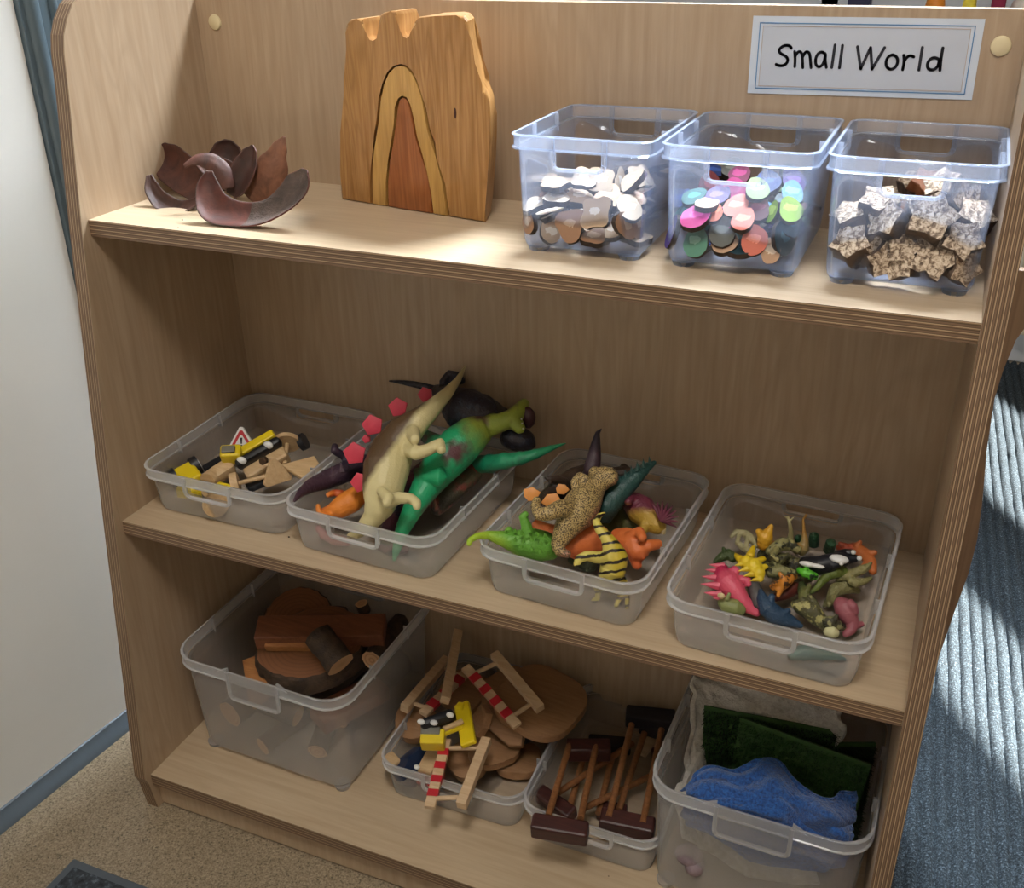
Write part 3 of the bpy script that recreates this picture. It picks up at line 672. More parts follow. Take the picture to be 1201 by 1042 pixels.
# ------------------------------------------------------------------ slices and chunks in the upper boxes
def slice_m(name, face, ring, bark='3a2c22'):
    key = 'sl_' + name
    if key in _mc: return _mc[key]
    m, nt, b = newmat(key); v = coords(nt)
    ln = nt.nodes.new('ShaderNodeVectorMath'); ln.operation = 'LENGTH'; nt.links.new(v, ln.inputs[0])
    n = noise_n(nt, v, 90, 3)
    ad = nn(nt, 'ShaderNodeMath', operation='MULTIPLY_ADD'); nt.links.new(ln.outputs['Value'], ad.inputs[0]); ad.inputs[1].default_value = 70; nt.links.new(n, ad.inputs[2])
    r = ramp(nt, [(0.30, hx(ring)), (0.42, hx(face)), (0.9, hx(face)), (1.35 / 1.5, hx(ring))], ad.outputs[0])
    nt.links.new(r.outputs[0], b.inputs['Base Color']); b.inputs['Roughness'].default_value = 0.6; bump(nt, b, noise_n(nt, v, 300, 3), 0.2)
    _mc[key] = m; return m
barkd = plain('slice_bark', '34281f', 0.85, 0.35, 200, 0.6, 500)
def lobed(r, lobes, amp, seed, n=26):
    rnd = random.Random(seed); ph = rnd.random() * 6; o = []
    for k in range(n):
        a = 2 * PI * k / n
        rr_ = r * (1 + amp * math.cos(lobes * a + ph) + 0.06 * math.cos(2 * a + ph * 2) + rnd.uniform(-0.03, 0.03))
        o.append((math.cos(a) * rr_, math.sin(a) * rr_))
    return o
def where(c, x0, x1, y0, y1, z0, z1, ends, deep=('near the front wall', 'midway back', 'near the back wall')):
    fx = (c[0] - x0) / (x1 - x0); fy = (c[1] - y0) / (y1 - y0); fz = (c[2] - z0) / (z1 - z0)
    return '%s, %s, %s' % (['at the bottom', 'low down', 'halfway up', 'high up', 'on top'][max(0, min(4, int(fz * 5)))], deep[max(0, min(2, int(fy * 3)))], [ends[0], 'towards ' + ends[0][3:], 'in the middle', 'towards ' + ends[1][3:], ends[1]][max(0, min(4, int(fx * 5)))])
def slice_obj(name, label, group, c, nrm, r, th, lobes, amp, seed, face, egg=0.0):
    bm = NB(); o = lobed(r, lobes, amp, seed)
    if egg: o = [(x * (1 - egg * y / r * 0.5) * 0.86, y * 1.12) for x, y in o]
    rot = frame(nrm) @ Matrix.Rotation(random.Random(seed).uniform(-0.5, 0.5), 3, 'Z')
    prism(bm, o, toM(c, rot), th, 0, 1)
    return solo(name, bm, [face, barkd], label, 'wood slice', group, at=tuple(c))
pale = slice_m('pale', 'e0d2bd', 'b89c7e'); palb = slice_m('brown', 'b59679', '8a6548'); white = slice_m('white', 'ece6dc', 'c9b8a2')
gs = 'pale lobed wood slices in the clear box'
S1 = [ # centre, normal, r, lobes, face, label
 ((0.5371, 0.148, 0.7601), (0.05, -0.9, 0.45), 0.0165, 3, palb, 'large brown three-lobed wood slice pressed against the front of its box'),
 ((0.4948, 0.15, 0.7573), (-0.5, -0.8, 0.3), 0.0105, 2, palb, 'small brown wood slice at the bottom front corner of its box'),
 ((0.4962, 0.16, 0.7722), (-0.2, -0.35, 0.9), 0.013, 3, white, None),
 ((0.5161, 0.165, 0.7792), (0.1, -0.2, 0.95), 0.014, 3, white, None),
 ((0.5131, 0.175, 0.7897), (-0.1, -0.15, 0.98), 0.0155, 4, pale, None),
 ((0.5396, 0.18, 0.7962), (0, -0.5, 0.85), 0.0150, 4, white, None),
 ((0.5549, 0.18, 0.795), (0.2, -0.7, 0.7), 0.0150, 4, white, 'white five-petalled wood slice on top of the pile'),
 ((0.5607, 0.152, 0.7725), (-0.1, -0.9, 0.4), 0.0170, 4, pale, 'pale clover-shaped wood slice behind the front wall of its box'),
 ((0.59, 0.158, 0.7775), (0.25, -0.6, 0.75), 0.0140, 2, white, 'bright oval wood slice in the front corner of its box'),
 ((0.5828, 0.19, 0.7949), (-0.55, -0.4, 0.7), 0.0150, 3, white, None),
 ((0.582, 0.215, 0.7934), (0.6, -0.4, 0.6), 0.0140, 4, white, None),
 ((0.5639, 0.205, 0.791), (0.95, -0.1, 0.2), 0.0130, 3, white, None),
 ((0.4873, 0.21, 0.7841), (0, -0.2, 1), 0.0130, 3, pale, None),
 ((0.567, 0.17, 0.783), (0.2, -0.5, 0.85), 0.0150, 3, pale, None),
 ((0.5883, 0.152, 0.763), (0.85, -0.5, 0.2), 0.0140, 2, palb, None),
 ((0.5913, 0.175, 0.7597), (0.9, -0.3, 0.2), 0.0150, 3, palb, None),
 ((0.5588, 0.152, 0.7488), (0.1, -0.4, 0.9), 0.0130, 3, palb, None),
 ((0.5118, 0.158, 0.7476), (0.5, -0.6, 0.6), 0.0120, 2, pale, None),
 ((0.5357, 0.175, 0.7793), (0.1, -0.3, 0.95), 0.0160, 3, pale, None)]
for i, (c, nr, r_, lb, f, lab) in enumerate(S1):
    slice_obj('wood_slice', lab or 'pale wood slice ' + where(c, .502, .592, .15, .285, Z3 + .008, Z3 + .062, ('by castle side', 'by dyed-slice box')), gs, c, nr, r_ * 0.9, 0.0055, lb, 0.16, i, f)
rnd = random.Random(11)
for i in range(34):
    x = rnd.uniform(0.502, 0.592); y = rnd.uniform(0.166, 0.285); z = Z3 + 0.012 + rnd.choice((0, 0.009, 0.018, 0.027, 0.036)) + (y - 0.16) * 0.06
    slice_obj('wood_slice', 'small pale wood slice ' + where((x, y, z), .502, .592, .15, .285, Z3 + .008, Z3 + .062, ('by castle side', 'by dyed-slice box')), gs, (x, y, z), (rnd.uniform(-.5, .5), rnd.uniform(-.6, .2), rnd.uniform(.4, 1)), rnd.uniform(0.011, 0.0145), 0.0055, rnd.choice((2, 3, 4)), 0.15, 50 + i, rnd.choice((pale, white, palb)))
gd = 'dyed wood slices in the clear box'
COL = {'pink': ('e0479f', 'b02a78'), 'salmon': ('e2876c', 'b85c46'), 'sea green': ('86b29c', '4f7f6b'), 'grey': ('6d6f66', '4a4b44'), 'cream': ('d9c8b4', 'b08f74'), 'orange': ('dd7a4c', 'ad5028'),
       'leaf green': ('9bb870', '5f7f3c'), 'purple': ('7b63b4', '4d3c80'), 'teal': ('3f8f8c', '255f5f'), 'lime': ('b9dd5a', '83a82c'), 'sky blue': ('78b6d4', '4482a4'), 'maroon': ('762c44', '4c1626'), 'dark teal': ('2c5560', '163138'), 'blue': ('3c5fae', '223a78'), 'red': ('a3343a', '6d1c22'), 'magenta': ('b02a78', '701448')}
S2 = [('pink', (0.6551, 0.15, 0.7774), (-.1, -.4, .9), .0180, 'bright pink oval wood slice at the front of the dyed pile'), ('sea green', (0.657, 0.148, 0.7556), (-.15, -.85, .5), .0155, 'sea green rounded-triangle wood slice low in the front corner'), ('grey', (0.6799, 0.149, 0.7669), (0, -.75, .65), .0160, 'grey wood slice leaning on the front of its box'),
      ('cream', (0.6824, 0.148, 0.7574), (0, -.55, .8), .0150, 'cream wood slice under the grey one'), ('salmon', (0.7084, 0.148, 0.7623), (.1, -.85, .5), .0150, 'large salmon wood slice facing the front wall'), ('cream', (0.7233, 0.148, 0.7546), (.1, -.95, .25), .0115, 'small cream wood slice standing in the front corner'),
      ('orange', (0.6672, 0.16, 0.7799), (0, -.5, .85), .0130, 'orange wood slice half under the pink one'), ('salmon', (0.696, 0.155, 0.7768), (0, -.5, .85), .0140, 'salmon wood slice in the middle of the pile'), ('pink', (0.6874, 0.16, 0.7755), (-.2, -.5, .8), .0120, None),
      ('salmon', (0.6861, 0.17, 0.7844), (0, -.45, .9), .0155, 'salmon wood slice resting high on the pile'), ('pink', (0.6788, 0.19, 0.793), (.1, -.7, .7), .0150, 'rose pink wood slice standing tilted on the pile'), ('leaf green', (0.7002, 0.185, 0.7974), (.1, -.45, .9), .0150, 'leaf green oval wood slice near the pink one'),
      ('purple', (0.6657, 0.18, 0.7896), (-.1, -.4, .9), .0160, 'violet wood slice beside the rose pink one'), ('teal', (0.6454, 0.18, 0.7871), (-.2, -.4, .9), .0140, 'teal wood slice at the side wall of its box'), ('cream', (0.6609, 0.165, 0.7858), (0, -.1, 1), .0150, 'thin cream wood slice seen edge on'),
      ('lime', (0.734, 0.165, 0.7868), (.2, -.6, .8), .0140, 'lime wood slice in the front side corner'), ('lime', (0.7203, 0.165, 0.7841), (-.7, -.6, .4), .0100, 'narrow lime wood slice standing on edge'), ('sky blue', (0.729, 0.2, 0.7932), (.2, -.5, .8), .0140, 'sky blue wood slice near the side wall'),
      ('maroon', (0.7059, 0.17, 0.7839), (0, -.6, .8), .0140, 'maroon wood slice behind the salmon ones'), ('dark teal', (0.7314, 0.155, 0.7649), (.8, -.6, .3), .0160, None), ('purple', (0.6329, 0.158, 0.76), (-.9, -.4, .3), .0170, 'violet wood slice standing on edge by the side wall'),
      ('blue', (0.6958, 0.185, 0.7863), (0, -.4, .9), .0130, None), ('red', (0.6525, 0.205, 0.793), (.3, -.8, .4), .0140, 'brick red wood slice at the top of the pile'), ('magenta', (0.6753, 0.23, 0.7987), (0, -.6, .8), .0130, 'magenta wood slice seen through the handle hole'), ('blue', (0.7037, 0.215, 0.7971), (0, -.5, .8), .0160, None),
      ('teal', (0.6408, 0.17, 0.775), (-.5, -.5, .7), .0150, None), ('dark teal', (0.696, 0.15, 0.7527), (0, -.2, 1), .0160, None), ('dark teal', (0.7337, 0.165, 0.7754), (.6, -.5, .5), .0150, None), ('purple', (0.7258, 0.22, 0.7992), (.3, -.5, .7), .0150, None), ('grey', (0.6645, 0.25, 0.8001), (0, -.5, .9), .0150, None), ('blue', (0.6287, 0.2, 0.7787), (-.3, -.5, .8), .013, None)]
for i, (cn_, c, nr, r_, lab) in enumerate(S2):
    slice_obj('wood_slice', lab or cn_ + ' dyed slice ' + where(c, .643, .734, .15, .285, Z3 + .008, Z3 + .062, ('by pale-slice box', 'by bark-chunk box')), gd, c, nr, r_ * 0.85, 0.0050, 2, 0.05, 100 + i, slice_m(cn_, *COL[cn_]), 0.35)
ks = list(COL); rnd = random.Random(7)
for i in range(44):
    k = rnd.choice(['teal', 'dark teal', 'blue', 'purple', 'grey', 'maroon', 'magenta', 'sky blue', 'pink', 'leaf green'] if i > 24 else ['dark teal', 'grey', 'blue', 'maroon', 'teal'])
    x = rnd.uniform(0.643, 0.734); y = rnd.uniform(0.168, 0.285); z = Z3 + 0.012 + rnd.choice((0, 0.008, 0.016, 0.024, 0.032, 0.04)) + (y - 0.16) * 0.1
    slice_obj('wood_slice', 'small ' + k + ' slice ' + where((x, y, z), .643, .734, .15, .285, Z3 + .008, Z3 + .062, ('by pale-slice box', 'by bark-chunk box')), gd, (x, y, z), (rnd.uniform(-.5, .5), rnd.uniform(-.6, .2), rnd.uniform(.4, 1)), rnd.uniform(0.010, 0.0135), 0.005, 2, 0.05, 200 + i, slice_m(k, *COL[k]), 0.3)

# star-shaped chunks
def chunk_face():
    m, nt, b = newmat('star_cut_face'); v = coords(nt); n = noise_n(nt, v, 240, 4, 0.7, 0.6); n2 = noise_n(nt, v, 40, 2)
    r = ramp(nt, [(0.36, hx('4b3c31')), (0.46, hx('86725f')), (0.54, hx('c4b29c')), (0.68, hx('ddd0bf'))], n)
    nt.links.new(r.outputs[0], b.inputs['Base Color']); b.inputs['Roughness'].default_value = 0.7; bump(nt, b, n, 0.7, 0.002); return m
starf = chunk_face(); starb = husk_mat('star_bark', '6a5546', '352a24', True); staro = husk_mat('star_orange', '9a5c30', '5b3018')
def star_obj(label, c, nrm, r, th, seed, mats=None, pts=5):
    rnd = random.Random(seed); bm = NB(); o = []
    n = pts * 4
    for k in range(n):
        a = 2 * PI * k / n; q = (1 + math.cos(pts * a)) / 2
        o.append((math.cos(a) * r * (0.70 + 0.35 * q ** 1.5 + rnd.uniform(-.04, .04)), math.sin(a) * r * (0.70 + 0.35 * q ** 1.5 + rnd.uniform(-.04, .04))))
    M = toM(c, frame(nrm) @ Matrix.Rotation(rnd.uniform(0, 1.2), 3, 'Z'))
    rings = []
    for j in range(5):
        f = j / 4; rings.append([bm.verts.new(M @ Vector((x * (1 + rnd.uniform(-.03, .03)), y * (1 + rnd.uniform(-.03, .03)), (f - .5) * th))) for x, y in o])
    for a, b in zip(rings, rings[1:]):
        for k in range(n):
            f = bm.faces.new((a[k], a[(k + 1) % n], b[(k + 1) % n], b[k])); f.material_index = 1; f.smooth = True
    for rg in (rings[0][::-1], rings[-1]):
        cc = bm.verts.new(sum((v.co for v in rg), Vector()) / n)
        for k in range(n): bm.faces.new((rg[k], rg[(k + 1) % n], cc))
    return solo('bark_chunk', bm, mats or [starf, starb], label, 'bark chunk', 'star-shaped bark chunks in the clear box', at=tuple(c))
S3 = [((0.8481, 0.155, 0.7914), (.15, -.75, .6), .024, 'large star-shaped bark chunk showing its speckled pale face'), ((0.8564, 0.152, 0.7613), (.05, -.9, .35), .022, 'star-shaped chunk standing at the bottom front of its box'), ((0.8744, 0.155, 0.7753), (.25, -.8, .5), .019, 'roundish speckled chunk beside the lower star'),
      ((0.7907, 0.153, 0.7646), (-.2, -.7, .65), .019, 'pale chunk low against the side wall of its box'), ((0.8178, 0.16, 0.7845), (-.3, -.35, .3), .019, 'brown ribbed chunk lying on its side in the pile'), ((0.8054, 0.175, 0.7942), (0, -.45, .9), .019, None), ((0.8547, 0.195, 0.8081), (-.4, -.5, .8), .018, 'pale pointed chunk high in the pile under the handle'),
      ((0.8683, 0.19, 0.8003), (.6, -.5, .3), .019, None), ((0.8806, 0.175, 0.7892), (.3, -.5, .8), .019, None), ((0.7851, 0.17, 0.7818), (-.3, -.4, .9), .018, None), ((0.832, 0.153, 0.7658), (0, -.8, .2), .015, None), ((0.8164, 0.153, 0.7553), (.3, -.8, .1), .017, None), ((0.8058, 0.158, 0.7632), (.6, -.5, .1), .018, None), ((0.834, 0.152, 0.753), (-.3, -.7, .2), .016, None), ((0.8773, 0.155, 0.7546), (.6, -.8, .1), .017, None)]
for i, (c, nr, r_, lab) in enumerate(S3): star_obj(lab or 'star-shaped bark chunk ' + where(c, .785, .875, .15, .285, Z3 + .012, Z3 + .062, ('by dyed-slice box', 'by side panel')), c, nr, r_ * .90, 0.020, i)
star_obj('orange-brown chunk seen through the handle hole', (0.8378, 0.225, 0.8044), (.2, -.5, .6), .013, .014, 77, [staro, staro])
rnd = random.Random(5)
for i in range(16):
    y = rnd.uniform(0.18, 0.28); pc_ = (rnd.uniform(0.79, 0.872), y, Z3 + 0.018 + rnd.choice((0, 0.02, 0.036)) + (y - .16) * .08); star_obj('rough bark chunk ' + where(pc_, .785, .875, .15, .285, Z3 + .012, Z3 + .062, ('by dyed-slice box', 'by side panel')), pc_, (rnd.uniform(-.6, .6), rnd.uniform(-.8, 0), rnd.uniform(.2, 1)), rnd.uniform(.013, .016), .018, 30 + i, [starf, starb] if i % 4 else [staro, staro])

# ------------------------------------------------------------------ tray of wooden vehicles
yel = plain('yellow_toy_paint', 'dcc21a', 0.35, 0.05, 40, 0.02); blk = plain('black_toy_rubber', '17181d', 0.45, 0.1, 60, 0.05); wht = plain('white_toy_paint', 'dcdcda', 0.4, 0.03)
birch = wood('raw_birch', 'd3b78e', 'bd9c70', 'X', 1, 0.5, 0.2, 0.08, 2); greyp = plain('grey_toy_window', '6d6a5e', 0.4, 0.04); redp = plain('red_toy_paint', 'b3202c', 0.4, 0.05)
navy = plain('navy_toy_paint', '1c2c48', 0.3, 0.08, 40, 0.02)
gv = 'wooden vehicles and road signs in the tray'
def axle(label, a, b, rw, body, wd=0.010):
    a, b = Vector(a), Vector(b); t = thing('toy_wheel_set', label, 'toy', tuple((a + b) / 2 - Vector((0, 0, rw))), gv); d = (b - a).normalized()
    for p in (a, b):
        bm = NB(); cyl(bm, p - d * wd / 2, p + d * wd / 2, rw, 28); part('wheel', bm, blk, t, smooth=40)
        bm = NB(); s = -1 if p == a else 1; cyl(bm, p + d * s * wd * 0.45, p + d * s * (wd * 0.5 + 0.0012), rw * 0.55, 22); part('hub_cap', bm, wht, t, smooth=40)
    return t, d
a_, b_ = Vector((0.0166, 0.125, 0.3939)), Vector((0.0328, 0.15, 0.4015))
t, d = axle('yellow toy cab with two black wheels near the corner of the tray', a_, b_, 0.0125, yel)
bm = NB(); mid = (a_ + b_) / 2; beam(bm, mid - d * 0.013, mid + d * 0.013, 0.034, 0.016, (0, -0.35, 0.9), 0.003)
for v in bm.verts: v.co += Vector((0.012, -0.006, 0.0))
part('cab', bm, yel, t)
bm = NB(); beam(bm, a_, b_, 0.004, 0.004); part('axle_rod', bm, birch, t)
# loader: birch body, black tracks with white hubs, yellow cab
P_, Q_ = Vector((0.101, 0.165, 0.4147)), Vector((0.1253, 0.19, 0.4288))
t = thing('toy_loader', 'wooden toy loader with yellow cab, black tracks and white hubs lying on its side', 'toy', tuple(P_ - Vector((0, 0, 0.03))), gv)
dd = (Q_ - P_).normalized()
bm = NB(); beam(bm, P_ - dd * 0.013, Q_ + dd * 0.013, 0.012, 0.016, (0.25, -0.3, 0.9), 0.005); part('track', bm, blk, t, smooth=40)
for p in (P_, Q_):
    bm = NB(); ball(bm, p + Vector((-0.001, -0.006, 0.0035)), 0.0058, (1.25, 0.7, 0.9)); part('hub_cap', bm, wht, t)
bm = NB(); off = Vector((0.006, 0.002, -0.016)); beam(bm, P_ + off - dd * 0.008, Q_ + off + dd * 0.012, 0.024, 0.020, (0.25, -0.3, 0.9), 0.004); part('body_block', bm, birch, t)
bm = NB(); off = Vector((-0.012, 0.012, 0.004)); beam(bm, P_ + off - dd * 0.006, Q_ + off + dd * 0.008, 0.012, 0.012, (0.25, -0.3, 0.9), 0.002); part('yellow_beam', bm, yel, t, label='yellow side beam')
bm = NB(); cp = Vector((0.0811, 0.165, 0.4193)); bx(bm, cp, (0.026, 0.018, 0.024), Matrix.Rotation(0.5, 3, 'Z') @ Matrix.Rotation(0.5, 3, 'X'), 0.003); part('cab', bm, yel, t)
bm = NB(); bx(bm, cp + Vector((0.001, -0.006, 0.010)), (0.017, 0.010, 0.008), Matrix.Rotation(0.5, 3, 'Z') @ Matrix.Rotation(0.5, 3, 'X'), 0.001); part('cab_window', bm, greyp, t)
bm = NB(); hc = Vector((0.137, 0.158, 0.4264)); cyl(bm, hc + Vector((0.0, -0.0065, 0.001)), hc + Vector((0, 0.001, 0)), 0.0045, 16); part('axle_hole', bm, plain('hole_dark', '4a3520', 0.8), t)
# second loader body
bm = NB(); pa = Vector((0.0674, 0.14, 0.3977)); pb = Vector((0.0801, 0.165, 0.4057)); beam(bm, pa, pb, 0.020, 0.018, (0.2, -0.3, 0.9), 0.005)
cyl(bm, pa + Vector((0, -0.011, 0)), pa + Vector((0, 0.011, 0)), 0.011, 20)
solo('toy_block', bm, birch, 'rounded natural wood toy body between the yellow cab and the loader', 'toy', gv, smooth=40)
bm = NB(); prism(bm, [(-0.016, -0.005), (0.018, -0.004), (0.012, 0.003), (-0.006, 0.006)], toM((0.0897, 0.13, 0.3928), frame((0.1, -0.5, 0.8))), 0.008, 0, None, 0.001)
solo('toy_bucket', bm, yel, 'yellow toy digger bucket lying on the tray floor', 'toy', gv)
bm = NB(); cyl(bm, (0.0755, 0.1, 0.3999), (0.0478, 0.102, 0.3978), 0.0065, 18); bx(bm, (0.0689, 0.092, 0.3992), (0.034, 0.006, 0.010), Matrix.Rotation(-0.1, 3, 'Y'), 0.001)
solo('toy_digger', bm, yel, 'yellow toy digger part seen through the handle slot of the tray', 'toy', gv)
def sign_toy(label, disc, end, r, th=0.007, tri=None, face=None, nrm=None):
    disc, end = Vector(disc), Vector(end); d = (end - disc).normalized()
    t = thing('toy_road_sign', label, 'toy', tuple(disc - Vector((0, 0, r))), gv)
    bm = NB(); cyl(bm, disc - d * th / 2, disc + d * th / 2, r, 30); part('base_disc', bm, birch, t, smooth=40)
    bm = NB(); cyl(bm, disc, end, 0.0028, 12); part('stick', bm, birch, t, smooth=40)
    if tri:
        R3 = [(math.cos(a) * tri, math.sin(a) * tri) for a in [R(x) for x in (82, 98, 202, 218, 322, 338)]]
        bm = NB(); prism(bm, R3, toM(end, frame(nrm)), 0.006, 0, None, 0.0006); part('sign_plate', bm, face or birch, t)
    return t
sign_toy('lying toy road sign with its round base facing the front and its triangle turned away', (0.1133, 0.125, 0.4052), (0.1532, 0.155, 0.4121), 0.0145, 0.009, 0.020, birch, (0.8, -0.5, 0.35))
sign_toy('toy road sign lying with its big round base tilted up near the tray rim', (0.1306, 0.215, 0.4226), (0.145, 0.185, 0.4084), 0.0165, 0.006)
sign_toy('toy road sign whose round base is pressed on the front wall of the tray', (0.1069, 0.092, 0.393), (0.0539, 0.13, 0.3817), 0.0155, 0.005)
bm = NB(); prism(bm, [(-0.03, -0.012), (0.026, -0.018), (0.034, 0.004), (0.002, 0.018)], toM((0.1852, 0.17, 0.4203), frame((-0.1, -0.35, 0.9))), 0.007, 0, None, 0.001)
solo('wooden_plate', bm, birch, 'flat natural wood triangle leaning on the tray wall beside the dinosaurs', 'toy', gv)
tri_c = Vector((0.0668, 0.205, 0.4143)); tn = Vector((0.35, -0.75, 0.45)).normalized()
t = thing('toy_road_sign', 'white triangular toy warning sign with red border and exclamation mark', 'toy', tuple(tri_c - Vector((0, 0, 0.02))), gv)
def tript(r, rot=0.0): return [(math.cos(R(a) + rot) * r, math.sin(R(a) + rot) * r) for a in (84, 96, 204, 216, 324, 336)]
MT = toM(tri_c, frame(tn))
bm = NB(); prism(bm, tript(0.021), MT, 0.007, 0, None, 0.0008); part('sign_plate', bm, wht, t)
bm = NB(); a6 = tript(0.0165); b6 = tript(0.0105)
vo = [bm.verts.new(MT @ Vector((x, y, 0.0041))) for x, y in a6]; vi = [bm.verts.new(MT @ Vector((x, y, 0.0041))) for x, y in b6]
for k in range(6): bm.faces.new((vo[k], vo[(k + 1) % 6], vi[(k + 1) % 6], vi[k]))
part('red_border', bm, redp, t)
bm = NB(); prism(bm, [(-0.0009, -0.001), (0.0009, -0.001), (0.0015, 0.007), (-0.0015, 0.007)], MT @ Matrix.Translation((0, 0, 0.004)), 0.0006); cyl(bm, MT @ Vector((0, -0.0033, 0.0036)), MT @ Vector((0, -0.0033, 0.0044)), 0.0012, 10)
part('exclamation_mark', bm, blk, t)
bm = NB(); cyl(bm, (0.1429, 0.225, 0.4189), (0.1491, 0.228, 0.4223), 0.011, 20); solo('toy_disc', bm, blk, 'black toy wheel behind the tilted round base', 'toy', gv, smooth=40)
bm = NB(); beam(bm, (0.0285, 0.17, 0.383), (0.0584, 0.215, 0.3991), 0.010, 0.014, bev=0.002); solo('toy_rail', bm, blk, 'black toy bar lying behind the yellow cab', 'toy', gv)
bm = NB(); beam(bm, (0.1221, 0.135, 0.3957), (0.1494, 0.17, 0.4035), 0.016, 0.008, bev=0.002); solo('toy_rail', bm, blk, 'black toy bar under the lying road sign', 'toy', gv)

# ------------------------------------------------------------------ log box
barkm2 = husk_mat('log_bark', '54402f', '100b08', True)
def logend(name, c1, c2):
    m, nt, b = newmat(name); v = coords(nt); ln = nt.nodes.new('ShaderNodeVectorMath'); ln.operation = 'LENGTH'; nt.links.new(v, ln.inputs[0])
    n = noise_n(nt, v, 14, 3); ad = nn(nt, 'ShaderNodeMath', operation='MULTIPLY_ADD'); nt.links.new(ln.outputs['Value'], ad.inputs[0]); ad.inputs[1].default_value = 160; nt.links.new(n, ad.inputs[2])
    fr = nn(nt, 'ShaderNodeMath', operation='FRACT'); nt.links.new(ad.outputs[0], fr.inputs[0])
    r = ramp(nt, [(0.0, hx(c2)), (0.35, hx(c1)), (0.8, hx(c1)), (1.0, hx(c2))], fr.outputs[0]); nt.links.new(r.outputs[0], b.inputs['Base Color']); b.inputs['Roughness'].default_value = 0.65; bump(nt, b, n, 0.2); return m
cut = logend('log_cut_face', '84583a', '784f34'); cutp = logend('branch_cut_face', 'c8a078', 'a87c54')
plank = wood('split_log_wood', '855237', '6c4029', 'X', 1, 0.55, 0.35, 0.3, 2); plankb = wood('split_log_pale', 'b98350', '9a6538', 'X', 1, 0.55, 0.3, 0.3, 2)
gl_ = 'logs and branches in the deep box'
def slab(label, c, nrm, r, th, seed, face):
    bm = NB(); rnd = random.Random(seed); n = 44; o = []
    for k in range(n):
        a = 2 * PI * k / n; o.append((math.cos(a) * r * (1 + .05 * math.cos(2 * a + seed) + rnd.uniform(-.018, .018)), math.sin(a) * r * (1 + .05 * math.cos(3 * a) + rnd.uniform(-.018, .018))))
    M = toM(c, frame(nrm)); rings = []
    for f, s in ((-.5, .97), (-.42, 1.0), (-.15, 1.02), (.15, 1.02), (.42, 1.0), (.5, .965)):
        rings.append([bm.verts.new(M @ Vector((x * (s + rnd.uniform(-.022, .022)), y * (s + rnd.uniform(-.022, .022)), f * th))) for x, y in o])
    for a, b in zip(rings, rings[1:]):
        for k in range(n): f = bm.faces.new((a[k], a[(k + 1) % n], b[(k + 1) % n], b[k])); f.material_index = 1
    for rg in (rings[0][::-1], rings[-1]): bm.faces.new(rg)
    return solo('log_slice', bm, [face, barkm2], label, 'log', gl_, at=tuple(c))
def branch(label, a, b, r, seed=0, r2=None):
    bm = NB(); a, b = Vector(a), Vector(b); rnd = random.Random(seed); n = 18; t = (b - a).normalized(); s = t.cross(Vector((0, 0, 1))); s = s.normalized() if s.length > 1e-3 else Vector((1, 0, 0)); u = s.cross(t); r2 = r2 or r; rings = []
    for j in range(7):
        f = j / 6; q = [rnd.uniform(.92, 1.06) for _ in range(n)]
        rings.append([bm.verts.new(a + (b - a) * f + (s * math.cos(2 * PI * k / n) + u * math.sin(2 * PI * k / n)) * (r + (r2 - r) * f) * q[k]) for k in range(n)])
    for x, y in zip(rings, rings[1:]):
        for k in range(n): f = bm.faces.new((x[k], x[(k + 1) % n], y[(k + 1) % n], y[k])); f.material_index = 1; f.smooth = True
    bm.faces.new(rings[0][::-1]); bm.faces.new(rings[-1])
    return solo('branch', bm, [cutp, barkm2], label, 'branch', gl_, at=tuple(a))
slab('broad log slice with thick dark bark lying in the deep box', (0.1519, 0.1859, 0.118), (-0.05, -0.12, 1), 0.074, 0.031, 4, cut)
slab('second log slice with dark bark edge behind the split plank', (0.0952, 0.2341, 0.118), (0.05, -0.30, 0.95), 0.052, 0.018, 9, cut)
bm = NB(); beam(bm, (0.085, 0.1555, 0.15), (0.2454, 0.2255, 0.15), 0.040, 0.024, (0, -0.25, 1), 0.002)
solo('split_log', bm, plank, 'reddish split plank lying across the broad log slice', 'log', gl_)
bm = NB(); beam(bm, (0.1035, 0.1467, 0.14), (0.1685, 0.1726, 0.14), 0.012, 0.014, (0, -0.5, 1), 0.001)
solo('split_log', bm, plankb, 'short orange wood piece under the edge of the reddish plank', 'log', gl_)
branch('black-barked branch piece lying on top of the log slice', (0.1809, 0.1591, 0.172), (0.2261, 0.1409, 0.148), 0.0185, 3, 0.020)
bm = NB(); prism(bm, [(-0.035, -0.014), (0.04, -0.022), (0.03, 0.016), (-0.03, 0.018)], toM((0.0943, 0.1351, 0.09), frame((-0.1, -0.3, 0.95)) @ Matrix.Rotation(-0.45, 3, 'Z')), 0.022, 0, None, 0.002)
solo('split_log', bm, plankb, 'orange wooden wedge below the log slice at the front corner', 'log', gl_)
bm = NB(); beam(bm, (0.1936, 0.118, 0.06), (0.2399, 0.2124, 0.06), 0.040, 0.022, (0.1, 0, 1), 0.002)
solo('split_log', bm, plank, 'reddish split block seen through the side wall of the box', 'log', gl_)
branch('thick branch end low behind the front wall of the box', (0.0724, 0.0895, 0.055), (0.0926, 0.1828, 0.06), 0.020, 5)
branch('pale-ended branch on the floor of the box near the front', (0.1255, 0.082, 0.022), (0.1555, 0.1679, 0.03), 0.013, 6)
branch('pale-ended thin branch near the rounded front corner of the box', (0.2048, 0.0947, 0.03), (0.1886, 0.1667, 0.045), 0.014, 7)
branch('dark log lying along the far side of the box', (0.1893, 0.1688, 0.025), (0.2183, 0.3033, 0.03), 0.022, 8)
branch('dark log at the back of the box', (0.0796, 0.196, 0.03), (0.158, 0.2845, 0.05), 0.024, 10)
branch('crooked branch under the log slice', (0.0906, 0.124, 0.06), (0.1573, 0.1261, 0.05), 0.015, 12)
